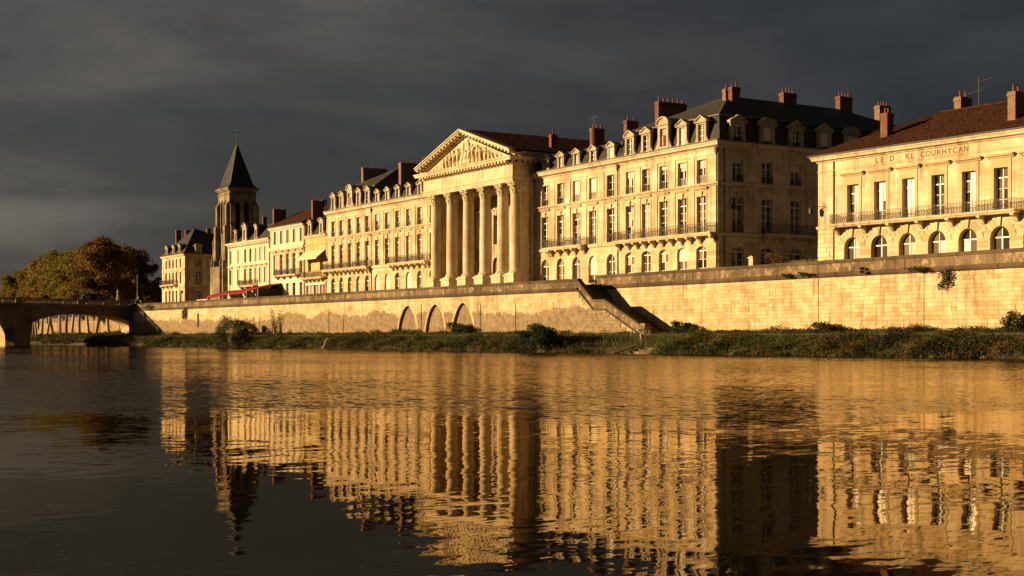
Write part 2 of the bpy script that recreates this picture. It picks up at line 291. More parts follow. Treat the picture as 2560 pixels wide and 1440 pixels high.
# ------------------------------------------------------------------ helpers
ZB = {}
def tag(o, label=None, cat=None, group=None, kind=None):
    if label: o['label'] = label
    if cat: o['category'] = cat
    if group: o['group'] = group
    if kind: o['kind'] = kind
    return o
def thing(name, label, cat, loc, rz=0.0, group=None):
    o = bpy.data.objects.new(name, None); COL.objects.link(o)
    o.location = loc; o.rotation_euler = (0, 0, rz); o.empty_display_size = 0.3
    ZB[o.name] = loc[2]
    return tag(o, label, cat, group)
def link(name, mesh, parent=None, loc=(0, 0, 0), rz=0.0, scale=None):
    o = bpy.data.objects.new(name, mesh); COL.objects.link(o)
    o.parent = parent; o.location = loc
    if rz: o.rotation_euler = (0, 0, rz)
    if scale: o.scale = scale
    return o
class MB:
    def __init__(s): s.v = []; s.f = []; s.t = []
    def add(s, vs, fs, tint=None):
        b = len(s.v); s.v += [tuple(p) for p in vs]; s.f += [tuple(i + b for i in f) for f in fs]
        s.t += [0.5 if tint is None else tint] * len(fs); return s
    def box(s, x0, x1, y0, y1, z0, z1, tint=None):
        return s.add([(x0, y0, z0), (x1, y0, z0), (x1, y1, z0), (x0, y1, z0), (x0, y0, z1), (x1, y0, z1), (x1, y1, z1), (x0, y1, z1)],
                     [(0, 3, 2, 1), (4, 5, 6, 7), (0, 1, 5, 4), (1, 2, 6, 5), (2, 3, 7, 6), (3, 0, 4, 7)], tint)
    def prism(s, poly, axis, a, b, tint=None):
        n = len(poly)
        def P(p, t): return {'x': (t, p[0], p[1]), 'y': (p[0], t, p[1]), 'z': (p[0], p[1], t)}[axis]
        return s.add([P(p, a) for p in poly] + [P(p, b) for p in poly],
                     [tuple(range(n))[::-1], tuple(range(n, 2 * n))] + [(i, (i + 1) % n, n + (i + 1) % n, n + i) for i in range(n)], tint)
    def quad(s, *p): return s.add(p, [tuple(range(len(p)))])
    def tube(s, pts, rad, n=6, cap=True):
        if not hasattr(rad, '__len__'): rad = [rad] * len(pts)
        b = len(s.v); P = [Vector(p) for p in pts]; fs = []
        for i, p in enumerate(P):
            d = (P[min(i + 1, len(P) - 1)] - P[max(i - 1, 0)]).normalized()
            u = d.cross(Vector((0, 0, 1)) if abs(d.z) < 0.95 else Vector((1, 0, 0))).normalized(); w = d.cross(u)
            for k in range(n):
                a = 2 * pi * k / n; s.v.append(tuple(p + (u * cos(a) + w * sin(a)) * rad[i]))
        for i in range(len(P) - 1):
            for k in range(n): fs.append((b + i * n + k, b + i * n + (k + 1) % n, b + (i + 1) * n + (k + 1) % n, b + (i + 1) * n + k))
        if cap: fs += [tuple(b + k for k in range(n)), tuple(b + (len(P) - 1) * n + k for k in range(n))]
        s.f += fs; s.t += [0.5] * len(fs); return s
    def lathe(s, prof, cx=0, cy=0, n=12, mod=None):
        b = len(s.v); fs = []
        for r, z in prof:
            for k in range(n):
                a = 2 * pi * k / n; q = r * (mod(a, z) if mod else 1); s.v.append((cx + q * cos(a), cy + q * sin(a), z))
        for i in range(len(prof) - 1):
            for k in range(n): fs.append((b + i * n + k, b + i * n + (k + 1) % n, b + (i + 1) * n + (k + 1) % n, b + (i + 1) * n + k))
        fs += [tuple(b + k for k in range(n))[::-1], tuple(b + (len(prof) - 1) * n + k for k in range(n))]
        s.f += fs; s.t += [0.5] * len(fs); return s
    def ball(s, c, r, n=8, m=5, sq=(1, 1, 1)):
        prof = [(max(0.02, sin(pi * i / m)) * r, -cos(pi * i / m) * r) for i in range(m + 1)]
        b = len(s.v); s.lathe(prof, 0, 0, n)
        for i in range(b, len(s.v)): x, y, z = s.v[i]; s.v[i] = (c[0] + x * sq[0], c[1] + y * sq[1], c[2] + z * sq[2])
        return s
    def xf(s, ox=0, oy=0, rz=0, oz=0):
        ca, sa = cos(rz), sin(rz); s.v = [(ox + x * ca - y * sa, oy + x * sa + y * ca, z + oz) for x, y, z in s.v]; return s
    def mesh(s, name, mat, smooth=False, attr=False):
        me = bpy.data.meshes.new(name); me.from_pydata(s.v, [], s.f)
        me.materials.append(M[mat] if isinstance(mat, str) else mat)
        if smooth:
            me.polygons.foreach_set('use_smooth', [True] * len(me.polygons))
        if attr:
            a = me.attributes.new('tint', 'FLOAT', 'FACE'); a.data.foreach_set('value', s.t)
        me.update(); return me
    def obj(s, name, mat, parent=None, kind=None, smooth=False, attr=False, base=True):
        zb = ZB.get(parent.name, 0.0) if (parent is not None and base) else 0.0
        if zb: s.v = [(x, y, z - zb) for x, y, z in s.v]
        o = link(name, s.mesh(name, mat, smooth, attr), parent)
        if kind: o['kind'] = kind
        return o

class Fr:
    """A facade frame inside a building: x along the wall, y into the building, z absolute."""
    def __init__(s, B, ox=0.0, oy=0.0, rz=0.0): s.B, s.ox, s.oy, s.rz = B, ox, oy, rz
    def put(s, mb, name, mat, **k): return mb.xf(s.ox, s.oy, s.rz).obj(name, mat, s.B, **k)
    def loc(s, x, y, z):
        ca, sa = cos(s.rz), sin(s.rz); return (s.ox + x * ca - y * sa, s.oy + x * sa + y * ca, z - ZB.get(s.B.name, 0.0))

def arch_curve(w, rise, kind, n=12):
    out = []
    for i in range(n + 1):
        t = -1 + 2 * i / n
        if kind == 'point': z = rise * (1 - abs(t) ** 1.9) ** 0.72
        else:
            a = pi * (1 - i / n); t = cos(a); z = rise * sin(a)
        out.append((t * w / 2, z))
    return out
def op(xc, w, z0, z1, arch=None, rise=None):
    r = 0.0 if not arch else (w / 2 if rise is None else rise)
    return dict(x=xc, w=w, z0=z0, z1=z1, arch=arch, rise=r)
def outline(o, n=12):
    x0, x1 = o['x'] - o['w'] / 2, o['x'] + o['w'] / 2
    if not o['arch']: return [(x0, o['z0']), (x0, o['z1']), (x1, o['z1']), (x1, o['z0'])]
    zs = o['z1'] - o['rise']
    return [(x0, o['z0'])] + [(o['x'] + a, zs + b) for a, b in arch_curve(o['w'], o['rise'], o['arch'], n)] + [(x1, o['z0'])]
def wall(fr, L, z0, z1, ops, depth, mat, x0=0.0, name='wall', n=12):
    mb = MB()
    xs = sorted({x0, L} | {round(v, 4) for o in ops for v in (o['x'] - o['w'] / 2, o['x'] + o['w'] / 2)})
    zs = sorted({z0, z1} | {round(v, 4) for o in ops for v in (o['z0'], o['z1'])})
    for i in range(len(xs) - 1):
        xm = (xs[i] + xs[i + 1]) / 2; run = None
        for j in range(len(zs) - 1):
            zm = (zs[j] + zs[j + 1]) / 2
            hole = any(abs(xm - o['x']) < o['w'] / 2 and o['z0'] < zm < o['z1'] for o in ops)
            if hole:
                if run is not None: mb.quad((xs[i], 0, run), (xs[i + 1], 0, run), (xs[i + 1], 0, zs[j]), (xs[i], 0, zs[j])); run = None
            elif run is None: run = zs[j]
        if run is not None: mb.quad((xs[i], 0, run), (xs[i + 1], 0, run), (xs[i + 1], 0, zs[-1]), (xs[i], 0, zs[-1]))
    for o in ops:
        ol = outline(o, n)
        if o['arch']:
            for a, b in zip(ol[1:-2], ol[2:-1]): mb.quad((a[0], 0, a[1]), (b[0], 0, b[1]), (b[0], 0, o['z1']), (a[0], 0, o['z1']))
        for a, b in zip(ol, ol[1:] + ol[:1]): mb.quad((a[0], 0, a[1]), (a[0], depth, a[1]), (b[0], depth, b[1]), (b[0], 0, b[1]))
    return fr.put(mb, name, mat)
def molding(prof, path, closed=False):
    """Sweep a profile of (outward, z) along a footprint path; outward is to the right of the walking direction."""
    mb = MB(); n = len(path); m = len(prof); offs = []
    for i, p in enumerate(path):
        p = Vector(p)
        d0 = (p - Vector(path[i - 1])).normalized() if (i or closed) else None
        d1 = (Vector(path[(i + 1) % n]) - p).normalized() if (i < n - 1 or closed) else None
        d0 = d0 or d1; d1 = d1 or d0
        n0, n1 = Vector((d0.y, -d0.x)), Vector((d1.y, -d1.x)); b = (n0 + n1); b = b / max(0.2, b.dot(n0)); offs.append(b)
    vs = [(path[i][0] + offs[i].x * o, path[i][1] + offs[i].y * o, z) for i in range(n) for o, z in prof]
    fs = []
    for i in range(n if closed else n - 1):
        j = (i + 1) % n
        for k in range(m - 1): fs.append((i * m + k, j * m + k, j * m + k + 1, i * m + k + 1))
    if not closed: fs += [tuple(range(m)), tuple((n - 1) * m + k for k in range(m))]
    return mb.add(vs, fs)

# ---- windows
CACHE = {}
def poly_mesh(key, polys, y0, y1, mat, name):
    k = ('poly', key, mat)
    if k not in CACHE:
        mb = MB()
        for p in polys: mb.prism(p, 'y', y0, y1)
        CACHE[k] = mb.mesh(name, mat)
    return CACHE[k]
def strip(pts, t):
    """offset a polyline of an opening's outline inwards: returns quads"""
    out = []
    cx = sum(p[0] for p in pts) / len(pts)
    for a, b in zip(pts, pts[1:]):
        d = Vector((b[0] - a[0], b[1] - a[1])).normalized(); nn = Vector((d.y, -d.x))
        out.append([a, b, (b[0] + nn.x * t, b[1] + nn.y * t), (a[0] + nn.x * t, a[1] + nn.y * t)])
    return out
def window(fr, o, depth, cols=2, rows=3, top=0.24, paint='white_paint', fills=('glass',), rail=0, blind=0.0, shutters=None, bar=0.035, name='window'):
    """rows below the transom, one row above it (top: its share of the height; arched windows split at the springing)"""
    w, h = o['w'], o['z1'] - o['z0']; key = (round(w, 3), round(h, 3), o['arch'], round(o['rise'], 3), cols, rows, top, bar)
    ck = ('win', key, paint); hw = w / 2; e = 0.068
    zs = h - o['rise'] if o['arch'] else h * (1 - top)
    if ck not in CACHE:
        rel = dict(o, x=0, z0=0, z1=h); ol = outline(rel)
        polys = strip(ol, e) if o['arch'] else []
        mb = MB()
        for p in polys: mb.prism(p, 'y', 0, 0.07)
        if not o['arch']:
            mb.box(-hw, -hw + e, 0, 0.07, 0, h).box(hw - e, hw, 0, 0.07, 0, h).box(-hw + e, hw - e, 0.001, 0.07, h - e, h)
        mb.box(-hw + e, hw - e, 0.002, 0.07, 0, e * 1.2)
        if top or o['arch']: mb.box(-hw + e, hw - e, -0.012, 0.068, zs - 0.05, zs + 0.05)
        mb.box(-0.062, 0.062, -0.006, 0.066, e * 1.2, zs - 0.05)
        if top or o['arch']: mb.box(-0.035, 0.035, -0.004, 0.066, zs + 0.05, h - e * 0.8)
        for r in range(1, rows):
            z = zs * r / rows; mb.box(-hw + e, -0.05, 0.006, 0.064, z - bar / 2, z + bar / 2).box(0.05, hw - e, 0.006, 0.064, z - bar / 2, z + bar / 2)
        CACHE[ck] = mb.mesh('window_frame', paint)
    win = link(name, CACHE[ck], fr.B, fr.loc(o['x'], depth - 0.07, o['z0']), fr.rz)
    k = 0
    def pane(p, kk, i):
        me = poly_mesh((key, kk), [p], 0.04, 0.05, fills[i % len(fills)], 'pane'); link('pane', me, win)
    for r in range(rows):
        za, zb = zs * r / rows, zs * (r + 1) / rows
        for sx in (-1, 1):
            x0, x1 = sorted((sx * 0.02, sx * (hw - 0.01)))
            pane([(x0, za), (x1, za), (x1, zb), (x0, zb)], ('r', r, sx), k); k += 1
    if o['arch']:
        cv = [(a, zs + b) for a, b in arch_curve(w - 0.02, o['rise'] - 0.01, o['arch'])]; mid = len(cv) // 2
        pane([(cv[0][0], zs)] + cv[1:mid + 1] + [(0, zs)], ('t', -1), k); pane([(0, zs)] + cv[mid:-1] + [(cv[-1][0], zs)], ('t', 1), k + 1)
    elif top:
        for sx in (-1, 1):
            x0, x1 = sorted((sx * 0.02, sx * (hw - 0.01))); pane([(x0, zs), (x1, zs), (x1, h - 0.01), (x0, h - 0.01)], ('u', sx), k); k += 1
    if blind:
        bz = h * (1 - blind); ck2 = ('blind', round(w, 2), round(h, 2), blind)
        if ck2 not in CACHE:
            mb = MB(); z = bz; hh = 0.11
            while z < h - 0.01:
                mb.prism([(-0.055, z), (-0.035, z + min(hh, h - z) * 0.5), (-0.05, z + min(hh, h - z)), (-0.02, z + min(hh, h - z)), (-0.02, z)], 'x', -hw + 0.03, hw - 0.03); z += hh
            CACHE[ck2] = mb.mesh('blind', 'blind')
        link('blind', CACHE[ck2], win)
    if rail:
        ck3 = ('rail', round(w, 2), rail)
        if ck3 not in CACHE: CACHE[ck3] = grille(MB(), -hw - 0.03, hw + 0.03, 0, rail).mesh('railing', 'iron')
        link('railing', CACHE[ck3], win, (0, -depth + 0.03, 0.04))
    if shutters:
        ck4 = ('shut', round(w, 2), round(h, 2), shutters)
        if ck4 not in CACHE:
            mb = MB(); sw = hw - 0.02; mb.box(0, sw, 0.012, 0.04, 0.02, h - 0.02)
            for a in (0, sw - 0.07): mb.box(a, a + 0.07, 0, 0.012, 0.02, h - 0.02)
            for q in (0.02, h * 0.48, h - 0.11): mb.box(0.07, sw - 0.07, 0.001, 0.012, q, q + 0.09)
            z = 0.14
            while z < h - 0.2:
                mb.prism([(0.002, z), (0.012, z + 0.05), (0.012, z)], 'x', 0.08, sw - 0.08); z += 0.09
            CACHE[ck4] = mb.mesh('shutter', shutters)
        link('shutter', CACHE[ck4], win, (-hw + 0.01, -0.09, 0)); link('shutter', CACHE[ck4], win, (0.01, -0.09, 0))
    return win
def grille(mb, x0, x1, y, h, z=0.0, step=0.27):
    """wrought-iron railing in the plane y: rails, bars and scrolls"""
    t = 0.017
    mb.box(x0, x1, y - 0.025, y + 0.025, z + h - 0.035, z + h).box(x0, x1, y - t, y + t, z + 0.07, z + 0.1).box(x0, x1, y - t, y + t, z + h - 0.15, z + h - 0.125)
    n = max(2, round((x1 - x0) / step)); dx = (x1 - x0) / n
    for i in range(n + 1):
        x = x0 + dx * i; mb.box(x - t * 0.8, x + t * 0.8, y - t * 0.8, y + t * 0.8, z, z + h - 0.035)
    for i in range(n):
        c = x0 + dx * (i + 0.5); r = dx * 0.33; zz = z + 0.10; H = h - 0.25
        for q, sg in ((0.27, 1), (0.73, -1)):
            cz = zz + H * q; pts = []
            for k in range(9):
                a = pi * 0.5 + 2 * pi * 0.86 * k / 8 * sg; pts.append((c + cos(a) * r * (1 - 0.04 * k), y, cz + sin(a) * H * 0.21 * (1 - 0.04 * k)))
            mb.tube(pts, 0.015, 3, False)
        mb.tube([(c - r, y, zz + H * 0.30), (c, y, zz + H * 0.5), (c + r, y, zz + H * 0.70)], 0.015, 3, False)
    return mb
def bracket(w=0.34, d=0.75, h=0.75):
    k = ('bracket', w, d, h)
    if k not in CACHE:
        pr = [(0, 0), (-d, 0), (-d, -h * 0.22), (-d * 0.82, -h * 0.34), (-d * 0.72, -h * 0.30), (-d * 0.5, -h * 0.52), (-d * 0.3, -h * 0.86), (-d * 0.16, -h), (0, -h)]
        CACHE[k] = MB().prism(pr, 'x', -w / 2, w / 2).mesh('bracket', 'limestone_trim')
    return CACHE[k]
def balcony(fr, x0, x1, z, proj=0.95, thick=0.3, rail=0.95, brackets=(), bh=0.7, wall_gap=0.0):
    mb = MB()
    pr = [(0.0, z - thick), (-proj + 0.14, z - thick), (-proj + 0.08, z - thick * 0.62), (-proj, z - thick * 0.5), (-proj, z), (0.0, z)]
    mb.prism(pr, 'x', x0, x1); zb = ZB.get(fr.B.name, 0.0)
    b = fr.put(mb, 'balcony', 'limestone_trim')
    g = MB(); grille(g, x0 + 0.05, x1 - 0.05, -proj + 0.08, rail, z)
    e = MB(); grille(e, 0.0, proj - 0.1, 0, rail, z)
    for xx in (x0 + 0.05, x1 - 0.05): g.add([(xx + y, -x - 0.0, zz) for x, y, zz in e.v], e.f)
    g.xf(fr.ox, fr.oy, fr.rz); g.v = [(a, c, d - zb) for a, c, d in g.v]
    link('railing', g.mesh('railing', 'iron'), b)
    for x in brackets: link('bracket', bracket(0.32, proj * 0.85, bh), b, fr.loc(x, 0.0, z - thick), fr.rz)
    return b
def surround(fr, o, t=0.2, pj=0.06, key=True, hood=0.0, hoodw=0.25, sill=True, mat='limestone_trim'):
    w, h = o['w'], o['z1'] - o['z0']; ck = ('sur', round(w, 2), round(h, 2), t, pj, key, hood, hoodw, sill, mat, o['arch'], round(o['rise'], 2))
    if ck not in CACHE:
        mb = MB(); hw = w / 2
        if o['arch']:
            rel = dict(o, x=0, z0=0, z1=h); ol = outline(rel)
            for p in strip(ol, -t): mb.prism(p, 'y', -pj, 0.0)
        else:
            mb.box(-hw - t, -hw, -pj, 0.0, 0, h).box(hw, hw + t, -pj, 0.0, 0, h).box(-hw - t, hw + t, -pj - 0.004, 0.0, h, h + t)
        if sill: mb.box(-hw - t * 0.7, hw + t * 0.7, -pj - 0.07, 0.04, -0.14, 0.0)
        if key: mb.prism([(-0.13, h - 0.06), (0.13, h - 0.06), (0.2, h + t + 0.32), (-0.2, h + t + 0.32)], 'y', -pj - 0.09, -0.002)
        if hood:
            z = h + t + hood; a = hw + t + hoodw
            mb.prism([(0.0, z), (-0.12, z), (-0.16, z + 0.1), (-0.30, z + 0.16), (-0.34, z + 0.3), (0.0, z + 0.36)], 'x', -a, a)
            mb.box(-hw - t, hw + t, -pj * 0.9, 0.0, h + t, z)
        CACHE[ck] = mb.mesh('surround', mat)
    return link('surround', CACHE[ck], fr.B, fr.loc(o['x'], 0.0, o['z0']), fr.rz)
def unit_block(mat, var):
    k = ('blk', mat, var)
    if k not in CACHE:
        r = random.Random(var); a = 0.012
        j = lambda s=0.012: r.uniform(-s, s)
        f = [(-0.5 + a + j(), -1 + j(0.25), 0.03 + j(0.015)), (0.5 - a + j(), -1 + j(0.25), 0.03 + j(0.015)), (0.5 - a + j(), -1 + j(0.25), 0.97 + j(0.015)), (-0.5 + a + j(), -1 + j(0.25), 0.97 + j(0.015))]
        b = [(-0.5, -0.45, 0), (0.5, -0.45, 0), (0.5, -0.45, 1), (-0.5, -0.45, 1)]; c = [(x, 0.2, z) for x, y, z in b]
        CACHE[k] = MB().add(f + b + c, [(0, 1, 2, 3), (4, 5, 1, 0), (5, 6, 2, 1), (6, 7, 3, 2), (7, 4, 0, 3), (8, 9, 5, 4), (9, 10, 6, 5), (10, 11, 7, 6), (11, 8, 4, 7)]).mesh('stone', mat)
    return CACHE[k]
def free_spans(x0, x1, za, zb, ops, ring):
    zm = (za + zb) / 2; cut = []
    for o in ops:
        if zb <= o['z0'] or za >= o['z1'] + ring * (1 if o['arch'] else 0): continue
        hw = o['w'] / 2
        if o['arch'] and zm > o['z1'] - o['rise']:
            q = (zm - (o['z1'] - o['rise'])) / (o['rise'] + ring)
            if q >= 1: continue
            hw = (hw + ring) * ((1 - q ** (1 / 0.72)) ** (1 / 1.9) if o['arch'] == 'point' else sqrt(1 - q * q))
        else: hw += (ring if o['arch'] else 0) * 0.0
        cut.append((o['x'] - hw, o['x'] + hw))
    out = []; x = x0
    for a, b in sorted(cut):
        if a > x + 0.12: out.append((x, a))
        x = max(x, b)
    if x1 > x + 0.12: out.append((x, x1))
    return out
def courses(fr, x0, x1, z0, z1, h, ops, ring, mat, length=None, proud=0.045, gap=0.03, parts=True, name='stone', limit=None, keep=None):
    """courses of blocks in front of a wall plane; parts: one object each, else a joined mesh with a tint per block"""
    n = max(1, round((z1 - z0) / h)); hh = (z1 - z0) / n; mb = MB(); cnt = 0
    for i in range(n):
        za, zb = z0 + hh * i, z0 + hh * (i + 1)
        for a, b in free_spans(x0, x1, za, zb, ops, ring):
            k = 1 if length is None else max(1, round((b - a) / length)); xs = [a]
            for q in range(1, k): xs.append(a + (b - a) * (q + random.uniform(-0.3, 0.3) + (0.22 if i % 2 else -0.22)) / k)
            xs.append(b)
            for u, v in zip(xs, xs[1:]):
                if v - u < 0.1: continue
                m = (u + v) / 2; var = random.randrange(5); isolated = parts and (keep is None or keep(m))
                pr = proud * random.uniform(0.7, 1.35)
                if isolated:
                    link(name, unit_block(mat, var), fr.B, fr.loc(m, 0, za + gap / 2), fr.rz, (v - u - gap, pr, hh - gap)); cnt += 1
                else:
                    me = unit_block(mat, var); V = [tuple(p.co) for p in me.vertices]
                    mb.add([(m + p[0] * (v - u - gap), p[1] * pr, za + gap / 2 + p[2] * (hh - gap)) for p in V], [tuple(p.vertices) for p in me.polygons], random.random())
    return mb
def voussoirs(fr, o, mat, n=9, ring=0.5, proud=0.045, gap=0.02):
    if o['arch'] == 'point': n += 2
    zs = o['z1'] - o['rise']; ck = ('vs', round(o['w'], 2), round(o['rise'], 2), n, ring, mat)
    for i in range(n):
        k = ck + (i,)
        if k not in CACHE:
            a0, a1 = pi * (1 - i / n), pi * (1 - (i + 1) / n); g = gap / max(0.5, o['w'] / 2) * 0.5; a0 -= g; a1 += g
            P = lambda a, r: (cos(a) * (o['w'] / 2 + r), sin(a) * (o['rise'] + r))
            tall = ring * (1.25 if i == n // 2 else 1.0); am = (a0 + a1) / 2
            poly = [P(a0, 0.0), P(am, 0.0), P(a1, 0.0), P(a1, tall), P(am, tall), P(a0, tall)]
            CACHE[k] = MB().prism(poly, 'y', -proud * (1.7 if i == n // 2 else 1), 0.0).mesh('voussoir', mat)
        link('voussoir', CACHE[k], fr.B, fr.loc(o['x'], 0, zs), fr.rz)

# ---- roofs, dormers, chimneys
def chimney(fr, x0, x1, y0, y1, z0, z1, pots=3, mat='brick', along='y', pot_h=0.5):
    mb = MB().box(x0, x1, y0, y1, z0, z1 - 0.35).box(x0 - 0.07, x1 + 0.07, y0 - 0.07, y1 + 0.07, z1 - 0.349, z1 - 0.2).box(x0 - 0.02, x1 + 0.02, y0 - 0.02, y1 + 0.02, z1 - 0.199, z1)
    c = fr.put(mb, 'chimney', mat)
    if 'pot' not in CACHE:
        CACHE['pot'] = MB().lathe([(0.12, 0), (0.13, 0.05), (0.1, 0.1), (0.085, 0.8), (0.11, 0.85), (0.11, 1.0)], 0, 0, 8).mesh('chimney_pot', 'terracotta')
    for i in range(pots):
        q = (i + 0.5) / pots
        x, y = ((x0 + x1) / 2, y0 + (y1 - y0) * q) if along == 'y' else (x0 + (x1 - x0) * q, (y0 + y1) / 2)
        link('chimney_pot', CACHE['pot'], c, fr.loc(x, y, z1), 0, (1, 1, pot_h * random.uniform(0.75, 1.2)))
    return c
def dormer(fr, x, z0, w, ze, zp, back, style='tri', ww=0.95, wh=None, wz=0.0, fills=('glass',), paint='white_paint', y=0.05, mat='dormer_stone', blind=0.0, rows=3):
    """stone-fronted dormer: front x +- w/2, eaves ze, pediment apex zp; back = depth of cheeks"""
    hw = w / 2; zb = ZB.get(fr.B.name, 0.0); wh = wh or (ze - z0 - 0.25)
    B = fr.B; h = ze - z0; mb = MB(); a = ww / 2
    if style != 'niche':
        mb.box(-hw, -a, 0, 0.3, 0, h).box(a, hw, 0, 0.3, 0, h).box(-a, a, 0.002, 0.3, wz + wh, h)
        if wz: mb.box(-a, a, 0.002, 0.3, 0, wz)
        for sx in (-1, 1):          # small scrolls at the foot
            mb.prism([(sx * hw, 0), (sx * (hw + 0.3), 0), (sx * (hw + 0.22), 0.18), (sx * (hw + 0.06), 0.5), (sx * hw, 0.8)], 'y', 0.04, 0.25)
    else:
        mb.box(-hw, -0.52, 0, 0.35, 0, h).box(0.52, hw, 0, 0.35, 0, h).box(-0.52, 0.52, 0.002, 0.35, 0, 0.4).box(-0.52, 0.52, 0.002, 0.35, h - 0.35, h).box(-0.52, 0.52, 0.22, 0.34, 0.4, h - 0.35)
        for sx in (-1, 1): mb.prism([(sx * hw, 0), (sx * (hw + 0.62), 0), (sx * (hw + 0.5), 0.25), (sx * (hw + 0.14), 0.75), (sx * hw, 1.3)], 'y', 0.04, 0.3)
        mb.lathe([(0.06, 0.45), (0.24, 0.5), (0.2, 0.9), (0.26, 1.2), (0.2, 1.5), (0.1, 1.55)], 0, 0.16, 10, lambda q, z: 1 + 0.16 * sin(5 * q))
    mb.prism([(-hw - 0.14, h), (hw + 0.14, h), (hw + 0.18, h + 0.13), (-hw - 0.18, h + 0.13)], 'y', -0.14, 0.3)
    r = zp - ze - 0.13; t = 0.13; top = h + 0.13
    if style == 'tri':
        for sx in (-1, 1): mb.prism([(sx * (hw + 0.18), top), (0, top + r - t), (0, top + r), (sx * (hw + 0.22), top + t * 0.7)], 'y', -0.16, 0.3)
        mb.prism([(-hw, top), (hw, top), (0, top + r - t)], 'y', -0.03, 0.3)
    else:
        cv = [(u * (hw + 0.2) / hw, v) for u, v in arch_curve(2 * hw, r, 'round', 10)]
        ci = [(u * 0.86, v * 0.8) for u, v in cv]
        for i in range(10): mb.prism([(cv[i][0], top + cv[i][1]), (cv[i + 1][0], top + cv[i + 1][1]), (ci[i + 1][0], top + ci[i + 1][1]), (ci[i][0], top + ci[i][1])], 'y', -0.16, 0.3)
        mb.prism([(u * 0.9, top + v * 0.9) for u, v in cv], 'y', -0.02, 0.3)
    d = link('dormer', mb.mesh('dormer', mat), B, fr.loc(x, y, z0), fr.rz)
    bd = MB().box(-hw + 0.06, hw - 0.06, 0.3, back, -0.3, h + 0.1)
    link('cheek', bd.mesh('cheek', 'slate'), d)
    link('dormer_roof', MB().prism([(-hw - 0.16, h + 0.1), (hw + 0.16, h + 0.1), (0, h + 0.13 + r * 0.92)], 'y', 0.3, back).mesh('dormer_roof', 'zinc'), d)
    if style != 'niche':
        fm = MB(); fm.box(-a, -a + 0.05, 0.16, 0.22, wz, wz + wh).box(a - 0.05, a, 0.16, 0.22, wz, wz + wh).box(-0.045, 0.045, 0.155, 0.22, wz, wz + wh).box(-a + 0.05, a - 0.05, 0.162, 0.22, wz + wh - 0.05, wz + wh).box(-a + 0.05, a - 0.05, 0.162, 0.22, wz, wz + 0.06)
        for q in range(1, rows): fm.box(-a + 0.05, a - 0.05, 0.168, 0.215, wz + wh * q / rows - 0.018, wz + wh * q / rows + 0.018)
        link('window_frame', fm.mesh('window_frame', paint), d)
        k = 0
        for sx in (-1, 1):
            x0, x1 = sorted((sx * 0.02, sx * (a - 0.01)))
            link('pane', MB().box(x0, x1, 0.19, 0.2, wz, wz + wh).mesh('pane', fills[k % len(fills)]), d); k += 1
        if blind: link('blind', MB().box(-a + 0.02, a - 0.02, 0.1, 0.14, wz + wh * (1 - blind), wz + wh).mesh('blind', 'blind'), d)
    return d
def tile_field(p00, p10, p11, p01, du, dv, amp, mat, parent, name='roof_tiles', rag=0.02):
    """half-round tiles over a quad (eave p00->p10, ridge p01->p11), each tile a ridged shell with its own lift"""
    P = [Vector(p) for p in (p00, p10, p11, p01)]; nrm = (P[1] - P[0]).cross(P[3] - P[0]).normalized()
    if nrm.z < 0: nrm = -nrm
    nu = max(1, round((P[1] - P[0]).length / du)); nv = max(1, round((P[3] - P[0]).length / dv)); R = random.Random(3)
    V = []; F_ = []
    def at(u, v): return (P[0] * (1 - u) + P[1] * u) * (1 - v) + (P[3] * (1 - u) + P[2] * u) * v
    for j in range(nv):
        v0, v1 = j / nv, min(1.0, (j + 1.12) / nv)
        for i in range(nu):
            l0 = R.uniform(0.012, 0.012 + rag); b = len(V)
            for v, l in ((v0, l0 + 0.02), (v1, 0.0)):
                for q in range(5):
                    a = pi * q / 4; u = (i + 0.5 - 0.5 * cos(a)) / nu
                    V.append(tuple(at(u, v) + nrm * (amp * sin(a) + l)))
            F_ += [(b + q, b + q + 1, b + 6 + q, b + 5 + q) for q in range(4)] + [(b, b + 1, b + 2, b + 3, b + 4)]
    mb = MB(); mb.v = V; mb.f = F_; mb.t = [0.5] * len(F_)
    return mb.obj(name, mat, parent, kind='stuff', base=False)
def pipe(fr, x, z0, z1, y=-0.1, r=0.06, hopper=False, mat='pipe_metal'):
    mb = MB().tube([(x, y, z0), (x, y, z1)], r, 8)
    z = z0 + 0.8
    while z < z1: mb.box(x - r * 1.5, x + r * 1.5, y - r * 1.3, 0.0, z, z + 0.06); z += 2.1
    if hopper: mb.lathe([(r, z1 - 0.9), (0.2, z1 - 0.55), (0.24, z1 - 0.2), (0.18, z1)], x, y, 8)
    return fr.put(mb, 'drainpipe', mat)
def pick_fills(r, p_curt=0.15, p_brown=0.3):
    if r.random() < p_curt: return r.choice((('curtain', 'curtain', 'glass', 'glass', 'curtain', 'curtain'), ('curtain',), ('curtain', 'glass', 'curtain', 'glass'), ('curtain', 'curtain', 'glass')))
    if r.random() < p_brown: return r.choice((('glass', 'room_brown', 'glass'), ('room_brown', 'glass'), ('room_brown', 'room_brown', 'glass', 'glass')))
    return ('glass',)
